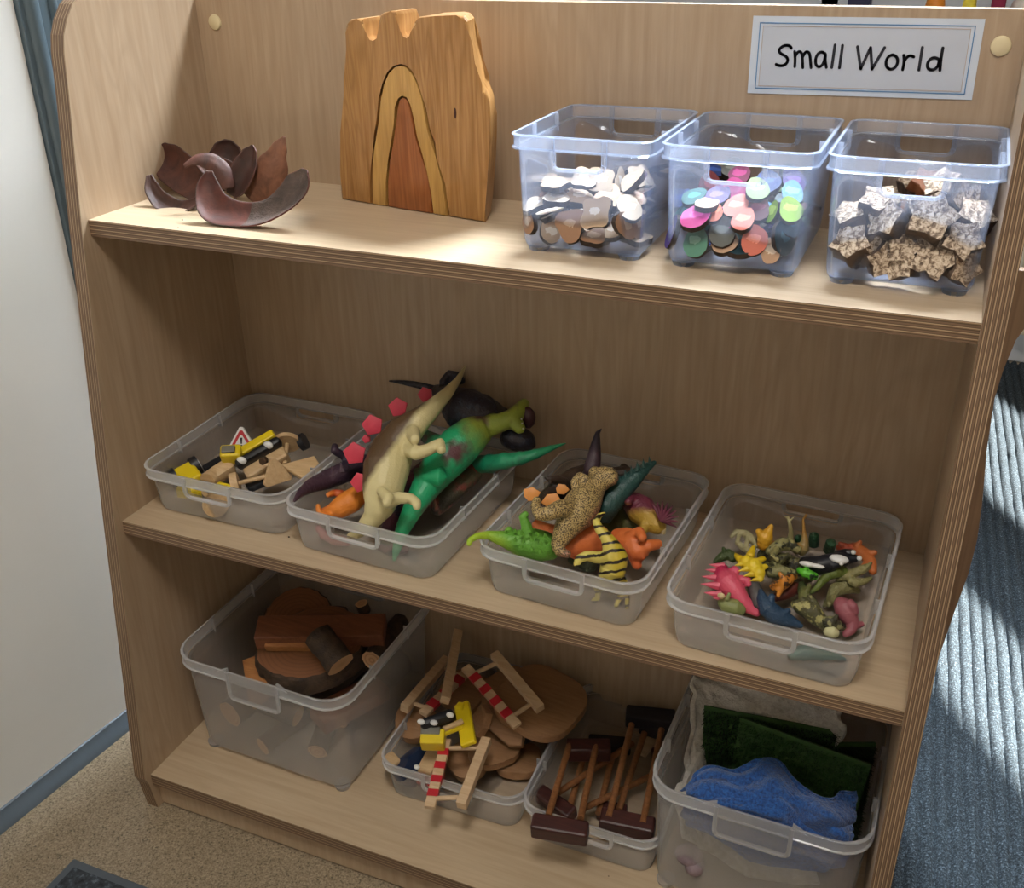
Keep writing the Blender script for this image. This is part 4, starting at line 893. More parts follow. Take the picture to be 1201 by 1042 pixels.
branch('upright dark twig at the back of the box', (0.1986, 0.2507, 0.15), (0.1955, 0.2489, 0.165), 0.009, 13)
branch('branch with a pale cut end near the rim', (0.2434, 0.1876, 0.125), (0.2359, 0.2829, 0.12), 0.014, 15)

# ------------------------------------------------------------------ toy animals: one continuous skin each
def skin(bm, vox, at, mats, it=2):
    me = mesh_of(bm, mats, at); o = bpy.data.objects.new('tmp', me); C.objects.link(o)
    r = o.modifiers.new('r', 'REMESH'); r.mode = 'VOXEL'; r.voxel_size = vox; r.use_smooth_shade = True
    s = o.modifiers.new('s', 'SMOOTH'); s.factor = 0.5; s.iterations = it
    dg = bpy.context.evaluated_depsgraph_get(); dg.update()
    m2 = bpy.data.meshes.new_from_object(o.evaluated_get(dg)); bpy.data.objects.remove(o)
    m2.materials.clear()
    for m in (mats if isinstance(mats, (list, tuple)) else [mats]): m2.materials.append(m)
    for p in m2.polygons: p.use_smooth = True; p.material_index = 0
    return m2
def hide(name, back, belly, axis, off=0.0, wid=0.02, third=None, tscale=30, tw=0.12, bmp=0.5, bs=420, stripes=None, rough=0.45):
    """toy skin: BACK colour shades into BELLY along AXIS; optional mottling THIRD or dark STRIPES across an axis"""
    m, nt, b = newmat(name); v = coords(nt)
    dp = nt.nodes.new('ShaderNodeVectorMath'); dp.operation = 'DOT_PRODUCT'; nt.links.new(v, dp.inputs[0]); dp.inputs[1].default_value = Vector(axis).normalized()
    n = noise_n(nt, v, 55, 3)
    ad = nn(nt, 'ShaderNodeMath', operation='MULTIPLY_ADD'); nt.links.new(dp.outputs['Value'], ad.inputs[0]); ad.inputs[1].default_value = 1.0 / wid; ad.inputs[2].default_value = 0.5 - off / wid
    ad2 = nn(nt, 'ShaderNodeMath', operation='MULTIPLY_ADD'); nt.links.new(n, ad2.inputs[0]); ad2.inputs[1].default_value = 0.5; nt.links.new(ad.outputs[0], ad2.inputs[2])
    r = ramp(nt, [(0.45, hx(back)), (0.95, hx(belly))], ad2.outputs[0]); col = r.outputs[0]
    if third:
        n3 = noise_n(nt, v, tscale, 3, 0.6); r3 = ramp(nt, [(0.5, (0, 0, 0, 1)), (0.5 + tw, (1, 1, 1, 1))], n3)
        col = mixc(nt, r3.outputs[0], col, hx(third))
    if stripes:
        ax, freq, sc_ = stripes
        dq = nt.nodes.new('ShaderNodeVectorMath'); dq.operation = 'DOT_PRODUCT'; nt.links.new(v, dq.inputs[0]); dq.inputs[1].default_value = Vector(ax).normalized() * freq
        q = nn(nt, 'ShaderNodeMath', operation='ADD'); nt.links.new(dq.outputs['Value'], q.inputs[0]); nt.links.new(n, q.inputs[1])
        fr = nn(nt, 'ShaderNodeMath', operation='FRACT'); nt.links.new(q.outputs[0], fr.inputs[0])
        rs = ramp(nt, [(0.0, (1, 1, 1, 1)), (0.24, (1, 1, 1, 1)), (0.32, (0, 0, 0, 1)), (0.95, (0, 0, 0, 1)), (1.0, (1, 1, 1, 1))], fr.outputs[0])
        col = mixc(nt, rs.outputs[0], col, hx(sc_))
    nt.links.new(col, b.inputs['Base Color']); b.inputs['Roughness'].default_value = rough
    bump(nt, b, noise_n(nt, v, bs, 2), bmp, 0.0015); return m
def animal(name, label, group, mat, tubes, vox=0.0014, flat=1.0, it=3, parts=()):
    """tubes: lists of (x,y,z,r) chains that overlap; first chain is the spine"""
    bm = NB()
    for tb in tubes:
        if len(tb) == 1: ball(bm, tb[0][:3], tb[0][3])
        else:
            q = []
            for a, b in zip(tb, tb[1:]):     # resample so that bends stay round
                for k in range(3): f = k / 3; q.append(tuple(a[i] * (1 - f) + b[i] * f for i in range(4)))
            q.append(tb[-1]); tube(bm, q, 20, flat)
            if len(tb) > 2:
                for p in tb[1:-1]: ball(bm, p[:3], p[3] * 0.97, sub=2)
    s0 = tubes[0]; mid = s0[len(s0) // 2]; zmin = min(v.co.z for v in bm.verts); at = (mid[0], mid[1], mid[2]); base = (mid[0], mid[1], zmin)
    me = skin(bm, vox, at, [mat], it); me.name = name
    if not parts:
        o = bpy.data.objects.new(name, me); C.objects.link(o); o.location = at; W_OF[o.name] = at
        return meta(o, label, 'toy animal', group)
    t = thing(name, label, 'toy animal', base, group)
    o = bpy.data.objects.new('body', me); C.objects.link(o); o.parent = t; o.location = (0, 0, mid[2] - zmin)
    for pn, fn, pm in parts: bm = NB(); fn(bm); part(pn, bm, pm, t, smooth=40)
    return t
def spikes(bases, r, ln, d, n=7):
    def f(bm):
        for b, l in bases:
            b = Vector(b); e = b + Vector(d).normalized() * ln * l; cyl(bm, b - (e - b) * 0.3, e, r * l, n, r2=r * 0.08)
    return f
gb = 'large toy dinosaurs in the tray'
# stegosaurus, belly to the room
steg = hide('cream_dinosaur_skin', '54402a', 'c9bd8c', (0.857, 0.083, -0.51), -0.006, 0.016, bmp=0.35)
platem = plain('red_plate_paint', 'c2364a', 0.5, 0.08, 60, 0.3, 300)
PL = [(519,156,0,0)]
def pentplate(px, r, tilt=0.0):
    def f(bm):
        o = [(math.cos(R(90 + 72 * k) + tilt) * r * (1.1 if k == 0 else 1), math.sin(R(90 + 72 * k) + tilt) * r) for k in range(5)]
        prism(bm, o, toM(px, frame((0.35, -0.85, 0.4))), 0.0042, 0, None, 0.0012)
    return f
def rosette(): pass
pls = [('back_plate', pentplate(p, r, t_), platem) for p, r, t_ in (((0.323, 0.2368, 0.5119), 0.0095, .3), ((0.3021, 0.2065, 0.5049), 0.0121, .1), ((0.2814, 0.1801, 0.4899), 0.0132, .2), ((0.2791, 0.1401, 0.4719), 0.0137, .1), ((0.3023, 0.1108, 0.4539), 0.0118, .3), ((0.2734, 0.1771, 0.4719), 0.0056, .3))]
animal('toy_stegosaurus', 'cream-bellied toy stegosaurus with red plates lying across the tray, tail in the air', gb, steg,
 [[(0.3426, 0.3083, 0.5239, 0.0012), (0.3509, 0.2689, 0.5219, 0.0042), (0.3538, 0.2325, 0.5199, 0.0072), (0.3497, 0.2044, 0.5139, 0.0105), (0.3416, 0.1828, 0.5059, 0.015), (0.3295, 0.1687, 0.4939, 0.0205), (0.3231, 0.1521, 0.4799, 0.0245), (0.3252, 0.1305, 0.4659, 0.0265), (0.3324, 0.1077, 0.4519, 0.023), (0.3336, 0.0956, 0.4379, 0.0175), (0.3285, 0.0895, 0.4259, 0.012), (0.3207, 0.0825, 0.4159, 0.009), (0.312, 0.0794, 0.4079, 0.0068), (0.3032, 0.0746, 0.4019, 0.0042)],
  [(0.3404, 0.1551, 0.4839, 0.01), (0.3656, 0.129, 0.4939, 0.0078), (0.3779, 0.1343, 0.4979, 0.0068), (0.3865, 0.1468, 0.5019, 0.0062), (0.3946, 0.1345, 0.4999, 0.005)],
  [(0.3406, 0.1672, 0.4999, 0.009), (0.3629, 0.134, 0.5079, 0.0055)],
  [(0.3486, 0.0916, 0.4499, 0.009), (0.3661, 0.0844, 0.4619, 0.0068), (0.3808, 0.0845, 0.4639, 0.0058), (0.3909, 0.0788, 0.4639, 0.0052), (0.3942, 0.0723, 0.4619, 0.0042)],
  [(0.3445, 0.0843, 0.4659, 0.006), (0.3612, 0.0714, 0.4679, 0.0062), (0.3629, 0.0622, 0.4639, 0.0046)]], 0.0013, parts=pls)
# green one, standing on its tail
grn = hide('green_dinosaur_skin', '1f9a66', '8c9a3a', (0.53, 0.57, 0.61), 0.022, 0.045, third='5a3438', tscale=22, tw=0.14, bmp=0.3)
jawm = plain('dark_mouth_paint', '3a1820', 0.4)
def jaw(bm):
    ball(bm, (0.4447, 0.2606, 0.4919), 0.0125, (0.8, 0.6, 1.15)); 
def teeth(bm):
    for k, p in enumerate(((0.4368, 0.259, 0.4979), (0.4405, 0.2526, 0.4959), (0.4434, 0.2481, 0.4929), (0.4463, 0.2434, 0.4889))): ball(bm, Vector(p) + Vector((0.002, -0.006, 0)), 0.0011, sub=1)
animal('toy_tyrannosaurus', 'green and yellow toy tyrannosaurus with open mouth leaning back over the tray rim', gb, grn,
 [[(0.3538, 0.0837, 0.3779, 0.0022), (0.352, 0.0941, 0.3859, 0.005), (0.3533, 0.1082, 0.4039, 0.0085), (0.3582, 0.1216, 0.4199, 0.011), (0.3631, 0.1346, 0.4339, 0.014), (0.3663, 0.1573, 0.4459, 0.019), (0.3739, 0.1787, 0.4599, 0.0235), (0.3816, 0.2021, 0.4699, 0.025), (0.3904, 0.2263, 0.4779, 0.0215), (0.4022, 0.2396, 0.4839, 0.015), (0.4185, 0.2402, 0.4899, 0.0112), (0.4295, 0.2478, 0.4939, 0.0112), (0.4347, 0.2587, 0.4999, 0.0095), (0.4356, 0.2753, 0.5039, 0.006)],
  [(0.4344, 0.2463, 0.4899, 0.01), (0.4448, 0.2417, 0.4839, 0.006)],
  [(0.3899, 0.2374, 0.4839, 0.006), (0.3815, 0.2467, 0.4939, 0.0046), (0.3806, 0.2593, 0.5039, 0.004), (0.3745, 0.2679, 0.5059, 0.003)],
  [(0.3815, 0.1732, 0.4719, 0.016), (0.3481, 0.2109, 0.4639, 0.011), (0.3248, 0.2294, 0.4599, 0.008)],
  [(0.3856, 0.1482, 0.4579, 0.012), (0.3677, 0.1451, 0.4559, 0.006), (0.3504, 0.1533, 0.4559, 0.0045)]], 0.0013, parts=[('mouth', jaw, jawm), ('teeth', teeth, wht)])
tealm = hide('teal_dinosaur_skin', '0e7a58', '2a9468', (0, 0, 1), 0.0, 0.04, third='123a30', tscale=60, tw=0.3, bmp=0.3)
animal('toy_dinosaur', 'long pointed emerald tail of a toy dinosaur sticking out to the side of the tray', gb, tealm,
 [[(0.3899, 0.2337, 0.4319, 0.014), (0.4126, 0.221, 0.4439, 0.0125), (0.4321, 0.2195, 0.4519, 0.0112), (0.4507, 0.2215, 0.4579, 0.0092), (0.4662, 0.2307, 0.4619, 0.0068), (0.4802, 0.244, 0.4659, 0.0042), (0.495, 0.2553, 0.4699, 0.0012)]], 0.0013, flat=0.8)
blackm = hide('black_dinosaur_skin', '14121a', '221c28', (0, 0, 1), 0, 0.04, third='2c3040', tscale=150, tw=0.1, bmp=0.6)
animal('toy_dragon', 'big black toy creature with a long thin tail and coiled claw behind the stegosaurus', gb, blackm,
 [[(0.2296, 0.3118, 0.4839, 0.0014), (0.2486, 0.3181, 0.4819, 0.0034), (0.2688, 0.3219, 0.4799, 0.0048), (0.2925, 0.3233, 0.4759, 0.008), (0.3383, 0.2753, 0.4899, 0.018), (0.3682, 0.2511, 0.4919, 0.028), (0.3875, 0.2529, 0.4899, 0.025), (0.3846, 0.3089, 0.4619, 0.014), (0.4021, 0.306, 0.4639, 0.009), (0.4112, 0.301, 0.4759, 0.006)],
  [(0.3185, 0.2963, 0.4869, 0.007), (0.3138, 0.3024, 0.4999, 0.0055), (0.3174, 0.3127, 0.5079, 0.0045), (0.3328, 0.308, 0.5099, 0.0038)],
  [(0.3217, 0.3103, 0.4979, 0.0062), (0.3385, 0.3078, 0.5039, 0.005)]], 0.0015)
animal('toy_dragon', 'black knobbly toy creature under the green head of the tyrannosaurus', gb, blackm,
 [[(0.4149, 0.2546, 0.4599, 0.008), (0.4267, 0.2556, 0.4639, 0.015), (0.4401, 0.2578, 0.4619, 0.015), (0.4508, 0.2584, 0.4579, 0.009)]], 0.0015)
purp = hide('plum_dinosaur_skin', '2b2030', '45303c', (0.2, -0.6, 0.6), 0, 0.02, bmp=0.8, bs=260)
animal('toy_crocodile', 'dark plum scaly toy tail curving over the tray edge beside the vehicles tray', gb, purp,
 [[(0.2407, 0.0676, 0.4399, 0.0018), (0.2351, 0.0896, 0.4379, 0.005), (0.2331, 0.1132, 0.4339, 0.0085), (0.2372, 0.1354, 0.4299, 0.0112), (0.2456, 0.1541, 0.4299, 0.0125), (0.2532, 0.1729, 0.4299, 0.013), (0.2601, 0.1931, 0.4269, 0.0135)],
  [(0.2517, 0.176, 0.4339, 0.007), (0.2405, 0.1732, 0.4459, 0.0052), (0.2338, 0.1661, 0.4539, 0.0048), (0.231, 0.1733, 0.4579, 0.0038)]], 0.0014, parts=[('back_ridge', spikes([((0.2331, 0.1014, 0.4379, 0)[:3], .8), ((0.2358, 0.1152, 0.4379, 0)[:3], 1), ((0.2394, 0.1297, 0.4379, 0)[:3], 1.1), ((0.2453, 0.1408, 0.4379, 0)[:3], 1.2), ((0.2522, 0.1507, 0.4399, 0)[:3], 1.2)], 0.003, 0.008, (-.3, .4, .8)), purp)])
orm = hide('orange_dinosaur_skin', 'a8301c', 'd8802e', (0.3, -0.6, 0.5), 0, 0.02, bmp=0.5)
animal('toy_dinosaur', 'small orange and red toy dinosaur lying in the front corner of the large dinosaur tray', gb, orm,
 [[(0.2488, 0.1, 0.4079, 0.0042), (0.2598, 0.1048, 0.4099, 0.007), (0.2707, 0.1101, 0.4139, 0.0125), (0.2813, 0.12, 0.4199, 0.014), (0.2862, 0.1355, 0.4239, 0.011), (0.2894, 0.1464, 0.4279, 0.007)],
  [(0.2654, 0.1065, 0.4079, 0.005), (0.2642, 0.0908, 0.4119, 0.004), (0.2557, 0.0905, 0.4159, 0.0034), (0.2516, 0.0964, 0.4219, 0.0026)], [(0.2678, 0.1241, 0.4239, 0.005), (0.2585, 0.121, 0.4259, 0.004), (0.2562, 0.1101, 0.4279, 0.003)]], 0.0013)
mar = hide('maroon_dinosaur_skin', '3c1626', '5a2236', (0, 0, 1), 0, 0.03, third='1a1a2e', tscale=40, tw=.1, bmp=0.7)
animal('toy_dinosaur', 'maroon toy dinosaur at the bottom of the pile under the stegosaurus', gb, mar,
 [[(0.3299, 0.1146, 0.3879, 0.01), (0.3269, 0.152, 0.3959, 0.018), (0.3252, 0.1886, 0.4059, 0.022), (0.3304, 0.2243, 0.4119, 0.02)]], 0.002)
animal('toy_dinosaur', 'dark spiny toy dinosaur against the inner side wall of the tray', gb, hide('olive_black_skin', '2c2a20', '4c4630', (0, 0, 1), 0, 0.03, third='7a3a30', tscale=70, tw=.12, bmp=0.8),
 [[(0.3673, 0.1613, 0.4019, 0.008), (0.3718, 0.18, 0.4099, 0.013), (0.3816, 0.1975, 0.4199, 0.014), (0.3891, 0.2252, 0.4279, 0.013)], [(0.3745, 0.1503, 0.4119, 0.004), (0.3759, 0.1454, 0.4319, 0.0012)]], 0.0018)
animal('toy_dinosaur', 'pinkish toy dinosaur seen blurred through the front wall of the tray', gb, hide('pink_brown_skin', '8c4a50', 'a86a66', (0, 0, 1), 0, 0.03, bmp=0.5),
 [[(0.2496, 0.0925, 0.3939, 0.0035), (0.2593, 0.0902, 0.3859, 0.0055), (0.2743, 0.0911, 0.3819, 0.0065), (0.2926, 0.0911, 0.3839, 0.005)]], 0.0014)
animal('toy_dinosaur', 'dark grey toy dinosaur flat on the tray floor near the handle', gb, mar, [[(0.3265, 0.0996, 0.3799, 0.0045), (0.346, 0.0945, 0.3819, 0.006), (0.3597, 0.1056, 0.3819, 0.005)]], 0.0015)

gm = 'medium toy dinosaurs in the tray'
tan_ = hide('tan_scaled_skin', 'b9a06a', 'a8745c', (0.75, 0.1, -0.6), 0.012, 0.012, third='54442a', tscale=750, tw=0.01, bmp=1.0, bs=330)
animal('toy_tyrannosaurus', 'tan scaly toy tyrannosaurus sprawled face up over the medium dinosaurs', gm, tan_,
 [[(0.5717, 0.185, 0.4839, 0.006), (0.5739, 0.1755, 0.4819, 0.0105), (0.5669, 0.1766, 0.4799, 0.0125), (0.562, 0.1683, 0.4759, 0.0125), (0.5579, 0.1583, 0.4699, 0.016), (0.5562, 0.1416, 0.4639, 0.0195), (0.553, 0.1268, 0.4579, 0.02), (0.5489, 0.1172, 0.4499, 0.015), (0.5457, 0.1081, 0.4419, 0.011), (0.5436, 0.1012, 0.4339, 0.0082), (0.5469, 0.0951, 0.4299, 0.0055), (0.5579, 0.0959, 0.4279, 0.004)],
  [(0.5506, 0.1227, 0.4659, 0.011), (0.5432, 0.1092, 0.4739, 0.0092), (0.5362, 0.0955, 0.4739, 0.0078), (0.5265, 0.0916, 0.4719, 0.0066), (0.5186, 0.0996, 0.4759, 0.0052), (0.517, 0.1085, 0.4799, 0.004)],
  [(0.5546, 0.1561, 0.4819, 0.0072), (0.5465, 0.1572, 0.4859, 0.0058), (0.544, 0.1481, 0.4839, 0.0046), (0.547, 0.1428, 0.4759, 0.0038)],
  [(0.5628, 0.1714, 0.4839, 0.0075), (0.5543, 0.1763, 0.4859, 0.006)]], 0.0012)
lime = hide('lime_dinosaur_skin', '5f9a34', '9cbb2c', (-0.7, -0.3, -0.5), 0.004, 0.04, bmp=1.0, bs=300)
def bumps(pts, r, seed=0):
    def f(bm):
        rnd = random.Random(seed)
        for p in pts: p = Vector(p); cyl(bm, p, p + Vector((rnd.uniform(-.3, .3), -0.3, 1)).normalized() * r * 2.2, r, 6, r2=r * 0.15)
    return f
animal('toy_ankylosaurus', 'lime green knobbly toy dinosaur whose tail hooks over the front corner of its tray', gm, lime,
 [[(0.4627, 0.0543, 0.4419, 0.0026), (0.4621, 0.0578, 0.4459, 0.0032), (0.4668, 0.0667, 0.4469, 0.0036), (0.4748, 0.0768, 0.4439, 0.0048), (0.4877, 0.0848, 0.4379, 0.0085), (0.4999, 0.0926, 0.4319, 0.013), (0.5121, 0.1005, 0.4279, 0.017), (0.5251, 0.107, 0.4239, 0.0165), (0.536, 0.1141, 0.4179, 0.011)],
  [(0.5126, 0.0948, 0.4399, 0.0075), (0.5086, 0.0979, 0.4519, 0.0056), (0.5045, 0.0987, 0.4599, 0.0044), (0.5079, 0.1022, 0.4639, 0.0034)], [(0.4935, 0.0941, 0.4359, 0.006), (0.4874, 0.0995, 0.4419, 0.0042)]], 0.0013,
 parts=[('back_knobs', bumps([(0.4916, 0.0852, 0.4449), (0.5005, 0.0872, 0.4479), (0.5096, 0.0838, 0.4499), (0.5165, 0.0901, 0.4499), (0.5244, 0.0895, 0.4479), (0.5326, 0.0926, 0.4459), (0.5056, 0.0749, 0.4459), (0.5162, 0.0723, 0.4479), (0.5243, 0.0756, 0.4499), (0.5325, 0.0786, 0.4459), (0.5384, 0.0874, 0.4399), (0.5146, 0.0713, 0.4419), (0.5262, 0.0707, 0.4419), (0.5338, 0.0752, 0.4379)], 0.0024), lime)])
dark = hide('dark_plum_skin', '1c1622', '35242c', (0, -1, 0.2), 0, 0.02, bmp=0.5)
animal('toy_dinosaur', 'dark curved horn-like toy tail rising straight up at the back of the tray', gm, dark,
 [[(0.5488, 0.2221, 0.5139, 0.001), (0.5466, 0.2143, 0.5119, 0.0028), (0.5479, 0.2052, 0.5039, 0.0052), (0.5499, 0.1942, 0.4939, 0.0078), (0.55, 0.1864, 0.4799, 0.0095), (0.5463, 0.1867, 0.4619, 0.011)]], 0.0013)
teald = hide('dark_teal_skin', '14302e', '244844', (0, -0.5, 1), 0, 0.02, bmp=0.9, bs=260)
animal('toy_crocodile', 'dark teal toy tail with a toothed ridge pointing to the back corner of the tray', gm, teald,
 [[(0.6102, 0.2268, 0.4819, 0.0022), (0.6025, 0.217, 0.4779, 0.0058), (0.5951, 0.2071, 0.4719, 0.009), (0.587, 0.1968, 0.4639, 0.0115), (0.5788, 0.1865, 0.4559, 0.0135), (0.5723, 0.1747, 0.4459, 0.014), (0.5662, 0.1706, 0.4339, 0.013)]], 0.0014,
 parts=[('back_ridge', spikes([((0.6055, 0.219, 0.4849), .8), ((0.6012, 0.2109, 0.4839), .9), ((0.5964, 0.2047, 0.4819), 1), ((0.5912, 0.2001, 0.4779), 1), ((0.586, 0.1956, 0.4739), 1), ((0.5814, 0.1893, 0.4699), 1)], 0.0028, 0.008, (-.3, .5, .9)), teald)])
org_ = hide('orange_toy_skin', 'c05a2c', 'd2703a', (0, 0, 1), 0, 0.03, bmp=0.8, bs=200)
animal('toy_dinosaur', 'orange wrinkled toy dinosaur lying under the tan tyrannosaurus', gm, org_,
 [[(0.5002, 0.145, 0.4239, 0.006), (0.5151, 0.1376, 0.4239, 0.008), (0.5343, 0.1338, 0.4219, 0.012), (0.5521, 0.1332, 0.4199, 0.019), (0.5653, 0.1454, 0.4179, 0.02), (0.5742, 0.1596, 0.4159, 0.013)]], 0.0016)
animal('toy_dinosaur', 'orange toy dinosaur with folded legs by the side wall of the tray', gm, org_,
 [[(0.5882, 0.1581, 0.4179, 0.011), (0.6012, 0.1529, 0.4219, 0.0145), (0.6134, 0.1436, 0.4239, 0.013), (0.6242, 0.1333, 0.4199, 0.01)], [(0.6086, 0.1461, 0.4319, 0.0075), (0.6182, 0.1438, 0.4419, 0.006), (0.6253, 0.1323, 0.4419, 0.0048)], [(0.6187, 0.1386, 0.4239, 0.0075), (0.6301, 0.1435, 0.4279, 0.0065), (0.6384, 0.1536, 0.4259, 0.005)], [(0.6159, 0.1366, 0.4159, 0.007), (0.6218, 0.1308, 0.4059, 0.005)]], 0.0015)
strp = hide('striped_raptor_skin', 'bfa934', 'cdbf62', (-0.6, -0.2, -0.2), 0.004, 0.02, stripes=((0.35, -0.45, -0.8), 105, '241a14'), bmp=0.4)
animal('toy_raptor', 'yellow toy raptor with black stripes diving nose down in the front corner of the tray', gm, strp,
 [[(0.587, 0.1225, 0.4699, 0.0016), (0.5829, 0.1155, 0.4699, 0.003), (0.5824, 0.1062, 0.4679, 0.004), (0.5884, 0.0997, 0.4639, 0.005), (0.5965, 0.0975, 0.4579, 0.0064), (0.6031, 0.0947, 0.4499, 0.0095), (0.6077, 0.0926, 0.4399, 0.0135), (0.6075, 0.0886, 0.4279, 0.014), (0.6023, 0.089, 0.4159, 0.01), (0.5975, 0.0907, 0.4019, 0.006), (0.5885, 0.096, 0.3939, 0.0045)],
  [(0.6014, 0.0868, 0.4399, 0.008), (0.5941, 0.0759, 0.4459, 0.0062), (0.5855, 0.0693, 0.4499, 0.0052), (0.5794, 0.0636, 0.4479, 0.0044), (0.5782, 0.0597, 0.4419, 0.0034)],
  [(0.5977, 0.095, 0.4119, 0.005), (0.59, 0.0969, 0.3959, 0.0036), (0.59, 0.0951, 0.3819, 0.003), (0.5853, 0.0927, 0.3779, 0.0028)],
  [(0.6072, 0.0992, 0.4159, 0.005), (0.6128, 0.1064, 0.3999, 0.0036), (0.6121, 0.1044, 0.3859, 0.003), (0.6104, 0.0931, 0.3779, 0.0024)],
  [(0.6107, 0.1064, 0.4079, 0.004), (0.6182, 0.1109, 0.3919, 0.0028), (0.6212, 0.0971, 0.3759, 0.0022)]], 0.0012)
ymar = hide('maroon_yellow_skin', '66283a', 'b08f38', (0.1, -0.8, -0.5), -0.002, 0.016, bmp=0.7)
fan = plain('maroon_fan_paint', '5e2338', 0.5, 0.2, 90, 0.2); bone = plain('bone_paint', 'c9b88c', 0.5, 0.1)
def fanf(bm):
    c = Vector((0.6349, 0.169, 0.4459))
    for k in range(9):
        a = R(-25 + k * 20); d = Vector((math.cos(a) * 0.85, 0.25, math.sin(a))) ; cyl(bm, c, c + d * 0.020, 0.0030, 7, r2=0.0006)
animal('toy_styracosaurus', 'maroon and yellow toy dinosaur with a fan of horns by the side wall', gm, ymar,
 [[(0.5813, 0.2086, 0.4379, 0.007), (0.5923, 0.2049, 0.4379, 0.013), (0.6043, 0.1975, 0.4359, 0.0165), (0.6172, 0.1868, 0.4339, 0.014), (0.6271, 0.1791, 0.4319, 0.011), (0.6344, 0.1777, 0.4279, 0.0068)],
  [(0.6002, 0.1971, 0.4439, 0.0065), (0.5938, 0.1918, 0.4519, 0.0048), (0.5936, 0.18, 0.4519, 0.004)], [(0.6168, 0.1753, 0.4339, 0.006), (0.6134, 0.1689, 0.4239, 0.0045)]], 0.0013, parts=[('horn_fan', fanf, fan), ('nose_horn', spikes([((0.6393, 0.1657, 0.4339), 1)], 0.0024, 0.008, (.3, -.4, .8)), bone)])
dk2 = hide('black_brown_skin', '1d1714', '33261e', (0, 0, 1), 0, 0.02, bmp=0.6)
crest = plain('orange_crest_paint', 'd08a42', 0.5, 0.12, 80, 0.3)
def crestf(i):
    def f(bm):
        p, s, a = (((0.5079, 0.1144, 0.4799), 1.0, .3), ((0.5313, 0.1157, 0.4759), 1.15, 1.2), ((0.5292, 0.1492, 0.4719), 0.8, 2.0))[i]
        o = [(math.cos(R(60 * k) + a) * 0.0078 * s * (1 if k % 2 else 1.35), math.sin(R(60 * k) + a) * 0.0078 * s) for k in range(6)]
        prism(bm, o, toM(p, frame((.3, -.8, .5))), 0.004, 0, None, 0.0008)
    return f
animal('toy_dinosaur', 'dark brown toy dinosaur with orange crest plates and spread black claws behind the tan one', gm, dk2,
 [[(0.5117, 0.1287, 0.4519, 0.008), (0.5122, 0.1579, 0.4519, 0.012), (0.5179, 0.1826, 0.4539, 0.0135), (0.5266, 0.2029, 0.4559, 0.014), (0.5329, 0.2257, 0.4519, 0.012)],
  [(0.5219, 0.1772, 0.4619, 0.007), (0.5165, 0.1701, 0.4699, 0.0055), (0.5106, 0.1621, 0.4739, 0.004), (0.5053, 0.1603, 0.4759, 0.0014)], [(0.5119, 0.1665, 0.4719, 0.0036), (0.5121, 0.1582, 0.4699, 0.0013)], [(0.5108, 0.1642, 0.4739, 0.003), (0.5096, 0.1595, 0.4719, 0.0012)], [(0.5375, 0.212, 0.4599, 0.006), (0.5755, 0.2346, 0.4559, 0.009), (0.5681, 0.2415, 0.4619, 0.004)]], 0.0013, parts=[('crest_plate', crestf(i), crest) for i in range(3)])
animal('toy_dinosaur', 'dark green toy dinosaur low in the middle of the medium pile', gm, hide('deep_green_skin', '26301c', '4a4a24', (0, 0, 1), 0, 0.03, bmp=.6), [[(0.5419, 0.1463, 0.3919, 0.008), (0.5636, 0.1406, 0.3919, 0.012), (0.5666, 0.1956, 0.4019, 0.016), (0.5766, 0.2205, 0.4079, 0.015), (0.5956, 0.1975, 0.4119, 0.012)]], 0.002)

# tiny animals --------------------------------------------------------
gt = 'tiny plastic animals in the tray'
def tiny(name, label, col, spine, legs=(), col2=None, sp=None, bmp=0.4, third=None, flat=1.0, parts=(), vox=0.0009, ts=120, tw=.08):
    m = hide('skin_%03d' % len(bpy.data.materials), col, col2 or col, (0.2, -0.5, 0.6), 0, 0.010, third=third, tscale=ts, tw=tw, bmp=bmp)
    pr = list(parts)
    if sp: pr.append(('spikes', spikes(*sp), m))
    return animal(name, label, gt, m, [spine] + [list(l) for l in legs], vox, flat, 1, pr)
tiny('toy_dinosaur', 'hot pink spiny toy dinosaur lying at the side of the tiny animals heap', 'b81f50', [(0.703, 0.1632, 0.4079, 0.005), (0.7077, 0.1512, 0.4059, 0.0095), (0.7155, 0.1409, 0.4039, 0.013), (0.7243, 0.1343, 0.3999, 0.011), (0.7347, 0.1284, 0.3939, 0.008), (0.7442, 0.1269, 0.3879, 0.006), (0.752, 0.1237, 0.3859, 0.003)],
  [[(0.7201, 0.143, 0.4059, 0.0055), (0.7281, 0.1463, 0.4079, 0.0048), (0.734, 0.147, 0.4079, 0.004), (0.7363, 0.1412, 0.4059, 0.003)], [(0.7136, 0.1473, 0.4099, 0.005), (0.719, 0.1532, 0.4139, 0.004), (0.7233, 0.1499, 0.4139, 0.003)]], 'd0526a',
  ([((0.701, 0.1522, 0.4079), 1), ((0.7009, 0.1419, 0.4059), 1.1), ((0.7035, 0.1313, 0.4039), 1.2), ((0.7083, 0.1232, 0.3999), 1.1), ((0.717, 0.1201, 0.3979), 1), ((0.7032, 0.1569, 0.4119), 1)], 0.0042, 0.012, (-0.9, -0.3, 0.1)))
